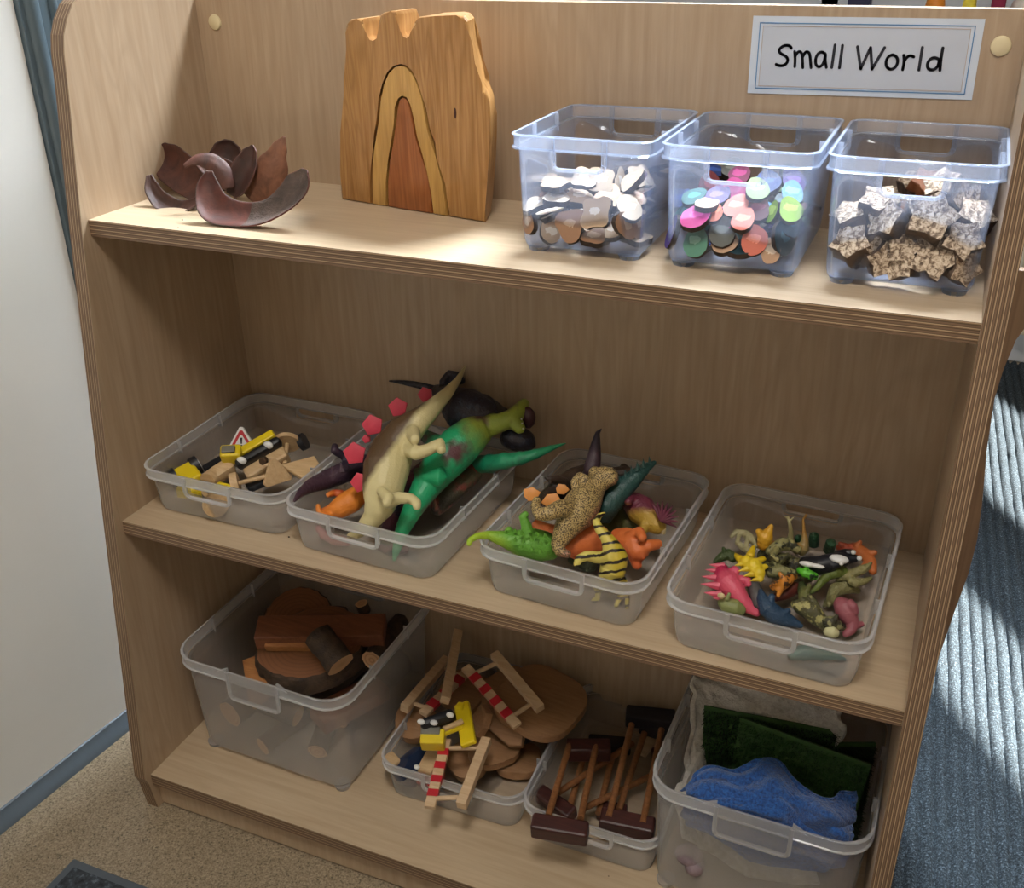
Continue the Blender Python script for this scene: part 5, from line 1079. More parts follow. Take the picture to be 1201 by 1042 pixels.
tiny('toy_stegosaurus', 'bright yellow flat toy stegosaurus on top of the tiny animals', 'cfae14', [(0.7114, 0.1795, 0.4159, 0.0018), (0.7204, 0.1709, 0.4159, 0.0048), (0.7283, 0.1672, 0.4159, 0.0082), (0.7362, 0.1635, 0.4159, 0.0092), (0.7431, 0.1561, 0.4139, 0.007), (0.7466, 0.1489, 0.4099, 0.0034)],
  [[(0.737, 0.1674, 0.4179, 0.0045), (0.7436, 0.1786, 0.4179, 0.0034)], [(0.7423, 0.1592, 0.4159, 0.004), (0.7484, 0.1684, 0.4159, 0.0032)], [(0.7299, 0.1751, 0.4199, 0.0048), (0.7306, 0.188, 0.4239, 0.0022)]], 'dcc12c',
  ([((0.7229, 0.1585, 0.4179), .8), ((0.7293, 0.1541, 0.4159), 1), ((0.7356, 0.1498, 0.4139), 1), ((0.7414, 0.1485, 0.4099), .8)], 0.0034, 0.008, (-.6, -.6, 0)), flat=0.7)
tiny('toy_dinosaur', 'amber toy dinosaur with an upright tail at the back of the heap', 'b97f18', [(0.7423, 0.2209, 0.4339, 0.0022), (0.7407, 0.2177, 0.4279, 0.0046), (0.7383, 0.2141, 0.4219, 0.0085), (0.7375, 0.2127, 0.4139, 0.008), (0.7459, 0.219, 0.4099, 0.005)], [[(0.7339, 0.2126, 0.4239, 0.005), (0.7298, 0.2118, 0.4299, 0.003)]], 'cf9c2a')
tiny('toy_skeleton', 'pale ribbed toy skeleton lying at the back of the heap beside the amber one', '8a8460', [(0.7, 0.2227, 0.4079, 0.0022), (0.7048, 0.229, 0.4119, 0.0034), (0.7142, 0.229, 0.4119, 0.0046), (0.7251, 0.2218, 0.4099, 0.005), (0.7321, 0.2166, 0.4059, 0.003)], [[(0.7077, 0.2179, 0.4059, 0.003), (0.7191, 0.2078, 0.4059, 0.004), (0.7306, 0.2052, 0.4059, 0.0026)], [(0.7087, 0.2287, 0.4119, 0.0026), (0.7089, 0.2114, 0.4079, 0.0024)], [(0.7191, 0.2234, 0.4119, 0.0028), (0.7196, 0.2047, 0.4079, 0.0024)]], 'a39c74', bmp=1.0)
tiny('toy_crocodile', 'olive ridged toy crocodile curling through the middle of the heap', '5c5c34', [(0.7461, 0.1802, 0.4079, 0.005), (0.7533, 0.1695, 0.4079, 0.0058), (0.7613, 0.1729, 0.4099, 0.0068), (0.77, 0.173, 0.4099, 0.0056), (0.7784, 0.1761, 0.4079, 0.004), (0.7872, 0.1761, 0.4059, 0.0024)], [[(0.755, 0.1774, 0.4119, 0.005), (0.76, 0.1866, 0.4159, 0.005), (0.7675, 0.1932, 0.4179, 0.0036)]], '878458', bmp=1.2, third='343420')
tiny('toy_dinosaur', 'olive and cream spiny toy dinosaur crossing the middle of the heap', '4f5a30', [(0.744, 0.1974, 0.4139, 0.004), (0.7503, 0.2004, 0.4179, 0.006), (0.7576, 0.2073, 0.4219, 0.0074), (0.7665, 0.2072, 0.4219, 0.006), (0.7758, 0.2069, 0.4179, 0.0036)], [[(0.7602, 0.2014, 0.4239, 0.004), (0.7627, 0.21, 0.4279, 0.0026)], [(0.7543, 0.1954, 0.4219, 0.004), (0.7517, 0.1804, 0.4219, 0.003), (0.7596, 0.1766, 0.4199, 0.0026)]], '8f8a5a', bmp=1.2, third='2c2c1c')
tiny('toy_giraffe', 'thin cream toy with a forked top standing at the back of the heap', '9a9064', [(0.7623, 0.2331, 0.4119, 0.0036), (0.7619, 0.2344, 0.4219, 0.0026), (0.759, 0.2347, 0.4319, 0.002), (0.756, 0.238, 0.4379, 0.0014)], [[(0.7588, 0.2348, 0.4339, 0.0012), (0.7623, 0.2386, 0.4379, 0.0008)], [(0.7573, 0.238, 0.4339, 0.001), (0.7526, 0.2367, 0.4379, 0.0008)]], 'b0a678')
tiny('toy_ostrich', 'long-necked tan toy bird with orange flank standing at the back of the heap', '8a7a4c', [(0.7757, 0.2227, 0.4039, 0.004), (0.7775, 0.2243, 0.4099, 0.0065), (0.7777, 0.2291, 0.4179, 0.004), (0.775, 0.233, 0.4279, 0.002), (0.7724, 0.237, 0.4379, 0.0014), (0.7744, 0.2455, 0.4399, 0.0016)], [[(0.7719, 0.2227, 0.4139, 0.006), (0.7715, 0.2181, 0.4079, 0.005)]], 'a87c38')
orca_p = [('white_patch', lambda bm: ball(bm, (0.788, 0.1754, 0.4234), 0.0058, (1.5, 0.5, 0.55)), wht), ('white_patch', lambda bm: ball(bm, (0.7974, 0.1742, 0.4244), 0.0042, (2.0, 0.7, 0.5)), wht), ('white_patch', lambda bm: ball(bm, (0.817, 0.1881, 0.4289), 0.0075, (1.35, .8, 0.55)), wht),
          ('white_tip', lambda bm: ball(bm, (0.8292, 0.2048, 0.4299), 0.0027), wht), ('white_tip', lambda bm: ball(bm, (0.836, 0.2005, 0.4269), 0.0027), wht), ('white_tip', lambda bm: ball(bm, (0.8204, 0.1803, 0.4294), 0.0024), wht)]
tiny('toy_penguin', 'glossy black toy animal with white belly patches lying on the heap', '101116', [(0.7803, 0.1911, 0.4159, 0.0046), (0.7878, 0.1873, 0.4159, 0.0085), (0.7983, 0.1849, 0.4179, 0.0098), (0.8076, 0.1904, 0.4199, 0.01), (0.8167, 0.1991, 0.4199, 0.0092), (0.8244, 0.2056, 0.4199, 0.006), (0.8341, 0.2079, 0.4219, 0.0032)], [[(0.814, 0.205, 0.4219, 0.0055), (0.8215, 0.2116, 0.4239, 0.004), (0.8289, 0.2113, 0.4259, 0.0028)], [(0.8116, 0.1838, 0.4219, 0.0045), (0.8194, 0.187, 0.4239, 0.003)]], '1a1b22', bmp=0.1, parts=orca_p)
tiny('toy_lizard', 'bright green toy lizard beside the glossy black animal', '2f8c1c', [(0.7796, 0.174, 0.4159, 0.0028), (0.7862, 0.17, 0.4159, 0.0046), (0.7931, 0.1709, 0.4139, 0.0052), (0.799, 0.1731, 0.4119, 0.0036)], [[(0.7868, 0.1704, 0.4179, 0.0026), (0.7888, 0.178, 0.4199, 0.0018)]], '58b02c', third='14301a')
tiny('toy_dinosaur', 'orange-brown toy dinosaur on its back in the middle of the heap', '9a6420', [(0.7578, 0.1451, 0.4079, 0.0026), (0.7648, 0.1447, 0.4079, 0.0054), (0.7699, 0.1533, 0.4099, 0.0062), (0.7751, 0.162, 0.4119, 0.0048), (0.7794, 0.167, 0.4119, 0.0026)], [[(0.7659, 0.1454, 0.4119, 0.0032), (0.7597, 0.14, 0.4159, 0.0022)], [(0.7695, 0.1534, 0.4139, 0.003), (0.7632, 0.1577, 0.4179, 0.002)], [(0.7685, 0.1429, 0.4079, 0.003), (0.7671, 0.1328, 0.4059, 0.002)]], 'c07c2c', third='3a2010')
tiny('toy_dinosaur', 'dark blue toy dinosaur sloping down to the front rim', '1c2a3e', [(0.749, 0.1382, 0.4059, 0.0022), (0.7527, 0.1299, 0.4019, 0.006), (0.7597, 0.1229, 0.3959, 0.0092), (0.7688, 0.123, 0.3899, 0.0098), (0.7789, 0.1252, 0.3859, 0.008), (0.7875, 0.1255, 0.3839, 0.005), (0.7953, 0.1254, 0.3819, 0.0022)], [[(0.7617, 0.1273, 0.4019, 0.0042), (0.7621, 0.131, 0.4079, 0.003)], [(0.7751, 0.1228, 0.3939, 0.004), (0.7807, 0.1283, 0.3959, 0.0026)]], '26405a', bmp=.9)
tiny('toy_crocodile', 'black and cream spotted toy crocodile pointing to the front rim', '15150f', [(0.7825, 0.1354, 0.3999, 0.004), (0.7911, 0.1356, 0.3979, 0.0085), (0.7997, 0.1358, 0.3959, 0.0105), (0.8073, 0.1325, 0.3919, 0.009), (0.8148, 0.1292, 0.3879, 0.0066), (0.8235, 0.1294, 0.3839, 0.004)], [[(0.7956, 0.1347, 0.4039, 0.004), (0.7897, 0.1387, 0.4059, 0.003)], [(0.8059, 0.1355, 0.3999, 0.0045), (0.8012, 0.1401, 0.4059, 0.003), (0.7956, 0.1412, 0.4099, 0.002)]], '4c4a2c', bmp=1, third='a09a60', ts=90, tw=.06)
tiny('toy_lizard', 'dark green toy lizard with a long curved tail under the glossy black animal', '2c3a1e', [(0.7954, 0.1624, 0.3979, 0.0018), (0.8009, 0.1681, 0.4019, 0.0032), (0.8044, 0.1763, 0.4059, 0.0044), (0.8095, 0.1853, 0.4099, 0.0056), (0.8171, 0.1902, 0.4119, 0.0066), (0.825, 0.195, 0.4119, 0.005)], [[(0.8188, 0.1862, 0.4159, 0.0036), (0.821, 0.1939, 0.4179, 0.0024)]], '5e6c2c', bmp=.8)
tiny('toy_skeleton', 'khaki bony toy arm reaching across to the side wall of the tray', '5e5c36', [(0.8184, 0.1883, 0.4039, 0.0032), (0.8259, 0.1916, 0.4079, 0.005), (0.8335, 0.195, 0.4119, 0.0046), (0.841, 0.1983, 0.4159, 0.005), (0.8469, 0.2041, 0.4179, 0.003)], [[(0.8427, 0.1958, 0.4179, 0.0024), (0.848, 0.2049, 0.4219, 0.0016)], [(0.8299, 0.1866, 0.4079, 0.004), (0.837, 0.186, 0.4059, 0.005), (0.8447, 0.1923, 0.4059, 0.0035), (0.8505, 0.2012, 0.4059, 0.002)]], '8a8456', bmp=1.2)
tiny('toy_skeleton', 'coiled khaki toy skeleton on the tray floor near the mauve dinosaur', '5a5836', [(0.8151, 0.1686, 0.3819, 0.0024), (0.8152, 0.1756, 0.3879, 0.0044), (0.8184, 0.184, 0.3939, 0.0072), (0.8259, 0.1904, 0.3959, 0.0082), (0.8343, 0.1935, 0.3939, 0.006), (0.8414, 0.1959, 0.3899, 0.003)], [[(0.8167, 0.1734, 0.3919, 0.004), (0.8231, 0.169, 0.3859, 0.0035)], [(0.812, 0.1771, 0.3839, 0.0022), (0.8101, 0.1695, 0.3799, 0.0016)]], '807c50', bmp=1.4)
tiny('toy_dinosaur', 'mauve toy dinosaur with a curled tail in the front corner of the tray', '6e3040', [(0.8239, 0.1535, 0.4019, 0.006), (0.8298, 0.148, 0.3999, 0.0098), (0.836, 0.144, 0.3939, 0.0096), (0.8414, 0.1398, 0.3879, 0.007), (0.841, 0.1335, 0.3839, 0.005), (0.8356, 0.1268, 0.3819, 0.0032)], [[(0.8349, 0.1474, 0.4059, 0.0055), (0.8395, 0.1431, 0.4059, 0.0046), (0.8437, 0.1414, 0.3999, 0.0026)], [(0.8448, 0.1382, 0.3879, 0.004), (0.8508, 0.1435, 0.3879, 0.0028)]], '96545c')
tiny('toy_octopus', 'rust red many-armed toy by the far side wall of the tray', 'a04428', [(0.8101, 0.254, 0.4019, 0.0028), (0.8192, 0.2506, 0.4039, 0.005), (0.8296, 0.2514, 0.4059, 0.0075), (0.8391, 0.2445, 0.4059, 0.007), (0.8475, 0.2335, 0.4039, 0.006), (0.8511, 0.2208, 0.3999, 0.004)], [[(0.8294, 0.2483, 0.4099, 0.0045), (0.8334, 0.2526, 0.4159, 0.002)], [(0.8409, 0.2419, 0.4079, 0.0045), (0.8507, 0.2428, 0.4119, 0.0026)], [(0.8207, 0.2515, 0.4059, 0.004), (0.8114, 0.2503, 0.4099, 0.002)], [(0.8445, 0.2321, 0.4019, 0.005), (0.8378, 0.2187, 0.3979, 0.004)]], 'c06a34')
for k, (pp, q_) in enumerate((((0.7856, 0.248, 0.4019, 0.006), (0.7849, 0.2481, 0.4159, 0.005)), ((0.8025, 0.2437, 0.4019, 0.0062), (0.8041, 0.2392, 0.4159, 0.0056)), ((0.7713, 0.246, 0.4019, 0.005), (0.7689, 0.243, 0.4119, 0.004)))):
    tiny('toy_tree', ['small dark green toy tree upright at the back of the heap', 'rounder dark green toy tree beside the glossy black animal', 'low black-green toy bush behind the tan toy bird'][k], '14301c', [pp, q_], col2='1e4a28', bmp=1.5)
tiny('toy_frog', 'olive green toy creature with a cream bud at the front corner of the tray', '5a6a34', [(0.7127, 0.1167, 0.3959, 0.004), (0.72, 0.1163, 0.3939, 0.0078), (0.7284, 0.1179, 0.3919, 0.0088), (0.7368, 0.1209, 0.3879, 0.0052)], [[(0.7199, 0.1138, 0.4019, 0.0028), (0.7219, 0.1181, 0.4079, 0.0018)]], '7d8450', parts=[('cream_bud', lambda bm: ball(bm, (0.7149, 0.1106, 0.4079), 0.0034, (1.2, .8, .9)), bone)])
tiny('toy_dinosaur', 'slate grey toy dinosaur between the pink and the dark blue ones', '38383a', [(0.7335, 0.1548, 0.4059, 0.0048), (0.7406, 0.1474, 0.4019, 0.0068), (0.7466, 0.1366, 0.3979, 0.0076), (0.7505, 0.1282, 0.3919, 0.006)], col2='4c4a4a')
tiny('toy_dinosaur', 'dark leafy-backed toy dinosaur behind the yellow stegosaurus', '1f2c18', [(0.6949, 0.1668, 0.4079, 0.0026), (0.7005, 0.173, 0.4119, 0.0048), (0.7063, 0.179, 0.4139, 0.006), (0.7145, 0.175, 0.4119, 0.005)], [[(0.7033, 0.1748, 0.4179, 0.003), (0.7005, 0.1777, 0.4219, 0.0016)]], '3c4c24', bmp=1.4)
tiny('toy_dinosaur', 'teal toy dinosaur on the tray floor seen through the front wall', '2a5450', [(0.7907, 0.0763, 0.3839, 0.0036), (0.7942, 0.0775, 0.3799, 0.005), (0.8012, 0.0831, 0.3819, 0.0075), (0.81, 0.0881, 0.3829, 0.009), (0.8209, 0.091, 0.3819, 0.0078), (0.8321, 0.094, 0.3789, 0.004), (0.8417, 0.0963, 0.3759, 0.0016)], [[(0.8046, 0.0843, 0.3779, 0.004), (0.8037, 0.0824, 0.3749, 0.0034)], [(0.8199, 0.0904, 0.3779, 0.004), (0.8206, 0.0878, 0.3749, 0.003)]], '3c6c64')
tiny('toy_egg', 'cream round toy piece by the front rim near the mauve dinosaur', 'b8b484', [(0.8181, 0.1173, 0.3879, 0.004), (0.8245, 0.1184, 0.3879, 0.0062), (0.8294, 0.1202, 0.3859, 0.004)], col2='c6c296')
tiny('toy_dinosaur', 'black toy dinosaur with pale flecks touching the front rim', '1a1a16', [(0.8145, 0.1265, 0.3939, 0.004), (0.8211, 0.1261, 0.3939, 0.0064), (0.8278, 0.1286, 0.3899, 0.006), (0.8342, 0.1338, 0.3859, 0.003)], [[(0.8241, 0.1246, 0.3979, 0.003), (0.8263, 0.1286, 0.4019, 0.002)]], '3c3a28', bmp=1, third='8c885c')
tiny('toy_dinosaur', 'dark red toy dinosaur deep under the orange-brown one', '401c1a', [(0.7622, 0.1486, 0.3919, 0.004), (0.7707, 0.1586, 0.3939, 0.0075), (0.7792, 0.1686, 0.3959, 0.007), (0.7864, 0.168, 0.3939, 0.004)], col2='5c2a20')
tiny('toy_dinosaur', 'moss green toy dinosaur standing between the lizard and the crocodile', '3a4424', [(0.7855, 0.1656, 0.4059, 0.003), (0.7887, 0.157, 0.4039, 0.0056), (0.7924, 0.1457, 0.4019, 0.0064), (0.7906, 0.1385, 0.3979, 0.004)], [[(0.7929, 0.1494, 0.4079, 0.003), (0.7947, 0.1568, 0.4119, 0.0018)]], '6a6c3c', bmp=1)
tiny('toy_dinosaur', 'olive toy dinosaur buried in the middle of the tiny animals', '4a4a28', [(0.7347, 0.2163, 0.3979, 0.006), (0.7489, 0.208, 0.3999, 0.009), (0.7635, 0.2067, 0.3999, 0.01), (0.7783, 0.2054, 0.3979, 0.009), (0.791, 0.196, 0.3919, 0.006)], col2='6a6640', bmp=1.2, third='2a2818')

# ------------------------------------------------------------------ tray of barriers, cars and flat wooden shapes
gx = 'wooden road toys in the tray'
board = wood('brown_board_wood', 'a27c58', '8d6846', 'X', 1, 0.6, 0.1, 0.1, 2)
palew = wood('pale_beech', 'cdb392', 'b89a76', 'X', 1, 0.5, 0.1, 0.06, 2)
def barrier(label, A, B, a, b, n=7):
    """A-B heavy foot rail, a-b striped board, two dowels joining them"""
    A, B, a, b = map(Vector, (A, B, a, b)); t = thing('toy_barrier', label, 'toy', tuple((A + B) / 2 - Vector((0, 0, .006))), gx); up = (A - B).cross(a - A)
    bm = NB(); beam(bm, A, B, 0.0125, 0.0125, up, 0.0008); part('foot_rail', bm, palew, t)
    bm = NB(); beam(bm, a, b, 0.0130, 0.006, up, 0.0005); part('striped_board', bm, palew, t)
    d = b - a
    for f in (0.13, 0.87):
        bm = NB(); cyl(bm, a + d * f, A + (B - A) * f, 0.0030, 12); part('dowel', bm, palew, t, smooth=40)
    f0, f1 = 0.15, 0.85; st = (f1 - f0) / n; bm = NB()
    for k in range(0, n, 2): beam(bm, a + d * (f0 + st * k), a + d * (f0 + st * (k + 1)), 0.0135, 0.0066, up)
    part('red_stripes', bm, redp, t, label='red painted stripes')
    return t
barrier('toy barrier with red and white stripes lying across the flat wooden tree shape', (0.3951, 0.2551, 0.13), (0.4838, 0.1993, 0.11), (0.3656, 0.2252, 0.122), (0.465, 0.1674, 0.102))
barrier('toy barrier hanging over the front rim of its tray', (0.4341, 0.1402, 0.092), (0.4422, 0.0461, 0.072), (0.385, 0.125, 0.088), (0.4055, 0.0345, 0.066))
barrier('toy barrier lying at the back beside the log box', (0.3135, 0.2706, 0.085), (0.3059, 0.1581, 0.085), (0.3486, 0.2634, 0.08), (0.3307, 0.1634, 0.08), 5)
barrier('toy barrier standing on end behind the yellow digger', (0.3192, 0.2977, 0.115), (0.3637, 0.166, 0.112), (0.3153, 0.2961, 0.1), (0.355, 0.1977, 0.098), 5)
def cloud(label, c, nrm, r, seed, th=0.013, lobes=5, amp=.09, sx=1.0, name='tree_shape'):
    bm = NB(); o = []; rnd = random.Random(seed)
    for k in range(48):
        a = 2 * PI * k / 48; rr_ = r * (1 - amp + amp * 2 * abs(math.sin(lobes * a / 2 + seed))); o.append((math.cos(a) * rr_ * sx, math.sin(a) * rr_))
    prism(bm, o, toM(c, frame(nrm)), th, 0, None, 0.0018)
    return solo(name, bm, board, label, 'wooden shape', gx, smooth=40)
cloud('largest flat brown tree-shaped wooden piece hanging over the next tray', (0.4716, 0.2303, 0.092), (0.10, -0.10, 1), 0.058, 2, lobes=4, amp=.08)
cloud('medium flat brown wooden tree shape beneath the barrier', (0.4164, 0.2498, 0.076), (-0.2, -0.25, 1), 0.038, 5, lobes=5)
bm = NB(); prism(bm, [(-0.034, -0.010), (-0.020, -0.020), (0.020, -0.022), (0.034, -0.012), (0.024, 0.004), (0.018, 0.022), (-0.010, 0.024), (-0.030, 0.010)], toM((0.4394, 0.1958, 0.072), frame((0, -0.55, 0.85)) @ Matrix.Rotation(-0.35, 3, 'Z')), 0.013, 0, None, 0.0018)
solo('tree_shape', bm, board, 'bell-shaped brown wooden piece in the middle of the tray', 'wooden shape', gx)
bm = NB(); prism(bm, [(-0.012, -0.018), (0.012, -0.018), (0.016, 0.0), (0.010, 0.018), (-0.010, 0.018), (-0.015, 0)], toM((0.4086, 0.1802, 0.082), frame((-0.6, -0.6, 0.4))), 0.012, 0, None, 0.002); solo('tree_shape', bm, board, 'small upright brown wooden piece beside the yellow digger', 'wooden shape', gx)
cloud('brown wooden shape lying flat near the front right of the barriers', (0.4253, 0.1758, 0.04), (0.1, -0.2, 1), 0.026, 8, lobes=3, sx=1.3)
cloud('brown wooden shape under the hanging barrier', (0.3992, 0.1564, 0.03), (-0.1, -0.3, 1), 0.028, 9, lobes=3)
cloud('brown wooden shape with rounded foot at the far side of the digger', (0.3129, 0.1743, 0.05), (-0.1, -0.3, 1), 0.026, 10, lobes=3, sx=1.2)
cloud('brown wooden shape at the bottom of the tray by its side wall', (0.4539, 0.194, 0.016), (0, 0, 1), 0.030, 12, lobes=4)
cloud('brown wooden shape behind the standing barrier', (0.3528, 0.2443, 0.06), (0, -0.2, 1), 0.034, 13, lobes=4)
bm = NB(); beam(bm, (0.3638, 0.0998, 0.045), (0.363, 0.1539, 0.055), 0.022, 0.014, (0, -0.2, 1), 0.003); solo('tree_shape', bm, birch, 'pale wooden block between the navy car and the striped board', 'wooden shape', gx)
bm = NB(); beam(bm, (0.3099, 0.0941, 0.045), (0.3184, 0.1105, 0.045), 0.022, 0.014, (0, -0.2, 1), 0.003); solo('tree_shape', bm, birch, 'small pale wooden block behind the navy car', 'wooden shape', gx)
bm = NB(); cyl(bm, (0.3797, 0.2431, 0.03), (0.3921, 0.2573, 0.05), 0.016, 14); solo('toy_roller', bm, blk, 'black toy piece in the gap between brown shapes', 'toy', gx)
bm = NB(); beam(bm, (0.4323, 0.2105, 0.03), (0.4764, 0.2365, 0.05), 0.03, 0.014, bev=0.003); solo('toy_truck', bm, blk, 'black toy vehicle under the largest tree shape', 'toy', gx)
# digger
c1, c2 = Vector((0.3649, 0.1087, 0.098)), Vector((0.3802, 0.1466, 0.105)); dg = (c2 - c1).normalized()
t = thing('toy_digger', 'yellow toy digger lying on its side with black track and white hubs', 'toy', tuple(c1 - Vector((0, 0, 0.03))), gx)
bm = NB(); beam(bm, (0.36, 0.1064, 0.118), (0.3883, 0.1411, 0.118), 0.012, 0.018, (0, -0.4, 1), 0.005); part('track', bm, blk, t, smooth=40)
for p in ((0.3615, 0.1046, 0.127), (0.3765, 0.1102, 0.126), (0.3892, 0.1301, 0.126)):
    bm = NB(); ball(bm, p, 0.0048, (1.1, 0.8, 0.7)); part('hub_cap', bm, wht, t)
bm = NB(); bx(bm, (0.3753, 0.1073, 0.1), (0.030, 0.020, 0.024), Matrix.Rotation(0.35, 3, 'Z') @ Matrix.Rotation(0.4, 3, 'X'), 0.002); part('cab', bm, yel, t)
bm = NB(); bx(bm, (0.3718, 0.1084, 0.112), (0.024, 0.010, 0.006), Matrix.Rotation(0.35, 3, 'Z') @ Matrix.Rotation(0.4, 3, 'X'), 0.001); part('cab_window', bm, greyp, t)
bm = NB(); beam(bm, (0.3832, 0.1157, 0.104), (0.4016, 0.1372, 0.106), 0.006, 0.006, bev=0.001); beam(bm, (0.3784, 0.1296, 0.096), (0.3956, 0.1543, 0.098), 0.008, 0.008, bev=0.001); part('arm', bm, yel, t)
bm = NB(); beam(bm, (0.3843, 0.119, 0.11), (0.4016, 0.1401, 0.112), 0.006, 0.005, bev=0.001); part('arm_rod', bm, birch, t)
bm = NB(); beam(bm, (0.385, 0.1724, 0.108), (0.4198, 0.1179, 0.098), 0.008, 0.020, (0.8, 0.2, 0.3), 0.002); bx(bm, (0.386, 0.1649, 0.106), (0.012, 0.014, 0.014), None, 0.003); part('blade', bm, yel, t)
# navy car
t = thing('toy_car', 'navy blue wooden toy car with white hubs tipped into the front corner', 'toy', (0.3165, 0.1234, 0.01), gx)
bm = NB(); prism(bm, [(-0.032, -0.010), (0.032, -0.010), (0.033, 0.0), (0.020, 0.003), (0.012, 0.012), (-0.012, 0.012), (-0.022, 0.002), (-0.033, 0.0)], toM((0.341, 0.1153, 0.046), Matrix.Rotation(1.05, 3, 'Z') @ frame((0.2, -0.85, 0.5))), 0.020, 0, None, 0.003); part('car_body', bm, navy, t, smooth=40)
for p in ((0.3573, 0.1157, 0.072), (0.3591, 0.09, 0.064)):
    bm = NB(); ball(bm, p, 0.0042, (1, 0.8, 0.7)); part('hub_cap', bm, wht, t)
bm = NB(); bx(bm, (0.3334, 0.1124, 0.022), (0.030, 0.026, 0.026), Matrix.Rotation(0.1, 3, 'Z'), 0.006); solo('toy_car', bm, navy, 'second navy toy car seen through the front wall of the tray', 'toy', gx)
bm = NB(); bx(bm, (0.368, 0.107, 0.034), (0.034, 0.020, 0.016), Matrix.Rotation(0.1, 3, 'Z'), 0.003); solo('toy_car', bm, redp, 'red toy block behind the front wall beside the striped board', 'toy', gx)

# ------------------------------------------------------------------ trestle frames
gf = 'dark wooden trestle frames in the tray'
rose = wood('dark_rosewood', '4c2420', '2e1412', 'X', 1, 0.45, 0.3, 0.1, 2); rod = wood('brown_dowel_wood', '95663e', '6e4426', 'Z', 1, 0.5, 0.2, 0.1, 2); ebon = plain('black_painted_wood', '17161a', 0.6, 0.1, 60, 0.1)
def trestle(label, A, B, A2=None, B2=None, rods=(), w=0.019, h=0.019, up=(0, -0.2, 1), m1=rose, m2=rose):
    A, B = Vector(A), Vector(B); t = thing('trestle_frame', label, 'toy', tuple((A + B) / 2 - Vector((0, 0, .01))), gf)
    bm = NB(); beam(bm, A, B, w, h, up, 0.003); part('block', bm, m1, t)
    if A2: bm = NB(); beam(bm, Vector(A2), Vector(B2), w, h, up, 0.003); part('block', bm, m2, t)
    for p, q in rods: bm = NB(); cyl(bm, p, q, 0.0042, 14, r2=0.0042); part('dowel', bm, rod, t, smooth=40)
    return t
trestle('trestle frame whose block hangs over the front rim of the tray', (0.5326, 0.048, 0.076), (0.5978, 0.0596, 0.076), (0.5219, 0.1923, 0.06), (0.5748, 0.2136, 0.06), [((0.5469, 0.0636, 0.08), (0.5256, 0.1946, 0.068)), ((0.5832, 0.0742, 0.08), (0.5581, 0.2044, 0.068))], 0.021, 0.024)
trestle('trestle frame with a black far block by the side wall of the tray', (0.5967, 0.1076, 0.052), (0.6619, 0.1159, 0.052), (0.5741, 0.2817, 0.06), (0.638, 0.2968, 0.06), [((0.608, 0.105, 0.062), (0.5909, 0.252, 0.076)), ((0.6482, 0.1115, 0.062), (0.6295, 0.2574, 0.076))], 0.022, 0.024, m2=ebon)
trestle('trestle frame lying diagonally underneath with its block at the corner', (0.5051, 0.1386, 0.03), (0.5583, 0.1183, 0.03), (0.6204, 0.2748, 0.022), (0.6516, 0.2458, 0.022), [((0.5302, 0.1425, 0.036), (0.591, 0.2607, 0.036)), ((0.5656, 0.129, 0.034), (0.6379, 0.2316, 0.03))])
trestle('trestle frame flat on the tray floor at the back', (0.5324, 0.2508, 0.024), (0.5874, 0.2661, 0.024), (0.5775, 0.1541, 0.014), (0.6144, 0.1615, 0.014), [((0.5374, 0.2155, 0.03), (0.5466, 0.1385, 0.02)), ((0.5718, 0.2327, 0.03), (0.5834, 0.1429, 0.02)), ((0.6039, 0.2704, 0.05), (0.6065, 0.1536, 0.026))], m1=ebon)
bm = NB(); beam(bm, (0.5928, 0.2928, 0.045), (0.6444, 0.2891, 0.045), 0.022, 0.022, (0, 0, 1), 0.003); solo('wooden_block', bm, ebon, 'black wooden block at the far corner of the trestle tray', 'toy', gf)
bm = NB(); beam(bm, (0.6057, 0.2515, 0.03), (0.6118, 0.2828, 0.03), 0.014, 0.006, bev=0.001); solo('wooden_chip', bm, palew, 'pale wooden piece between the dowels', 'toy', gf)

# ------------------------------------------------------------------ cloth and turf
gc = 'fabrics and turf squares in the deep box'
def clothmat(name, c1, c2, sc_=420):
    m, nt, b = newmat(name); v = coords(nt, (1, 1, 1)); n = noise_n(nt, v, sc_, 3, 0.7); n2 = noise_n(nt, v, 30, 2)
    r = ramp(nt, [(0.32, hx(c2)), (0.68, hx(c1))], n); r2 = ramp(nt, [(.3, (.85, .85, .85, 1)), (.7, (1.05, 1.05, 1.05, 1))], n2)
    nt.links.new(mixc(nt, 1.0, r.outputs[0], r2.outputs[0], 'MULTIPLY'), b.inputs['Base Color']); b.inputs['Roughness'].default_value = 0.95; b.inputs['Sheen Weight'].default_value = 0.3
    bump(nt, b, n, 1.0, 0.003); return m
bluec = clothmat('blue_towelling', '2c6abb', '12346c', 330); whitec = clothmat('white_fleece', 'c6c2ba', 'aaa59c', 160)
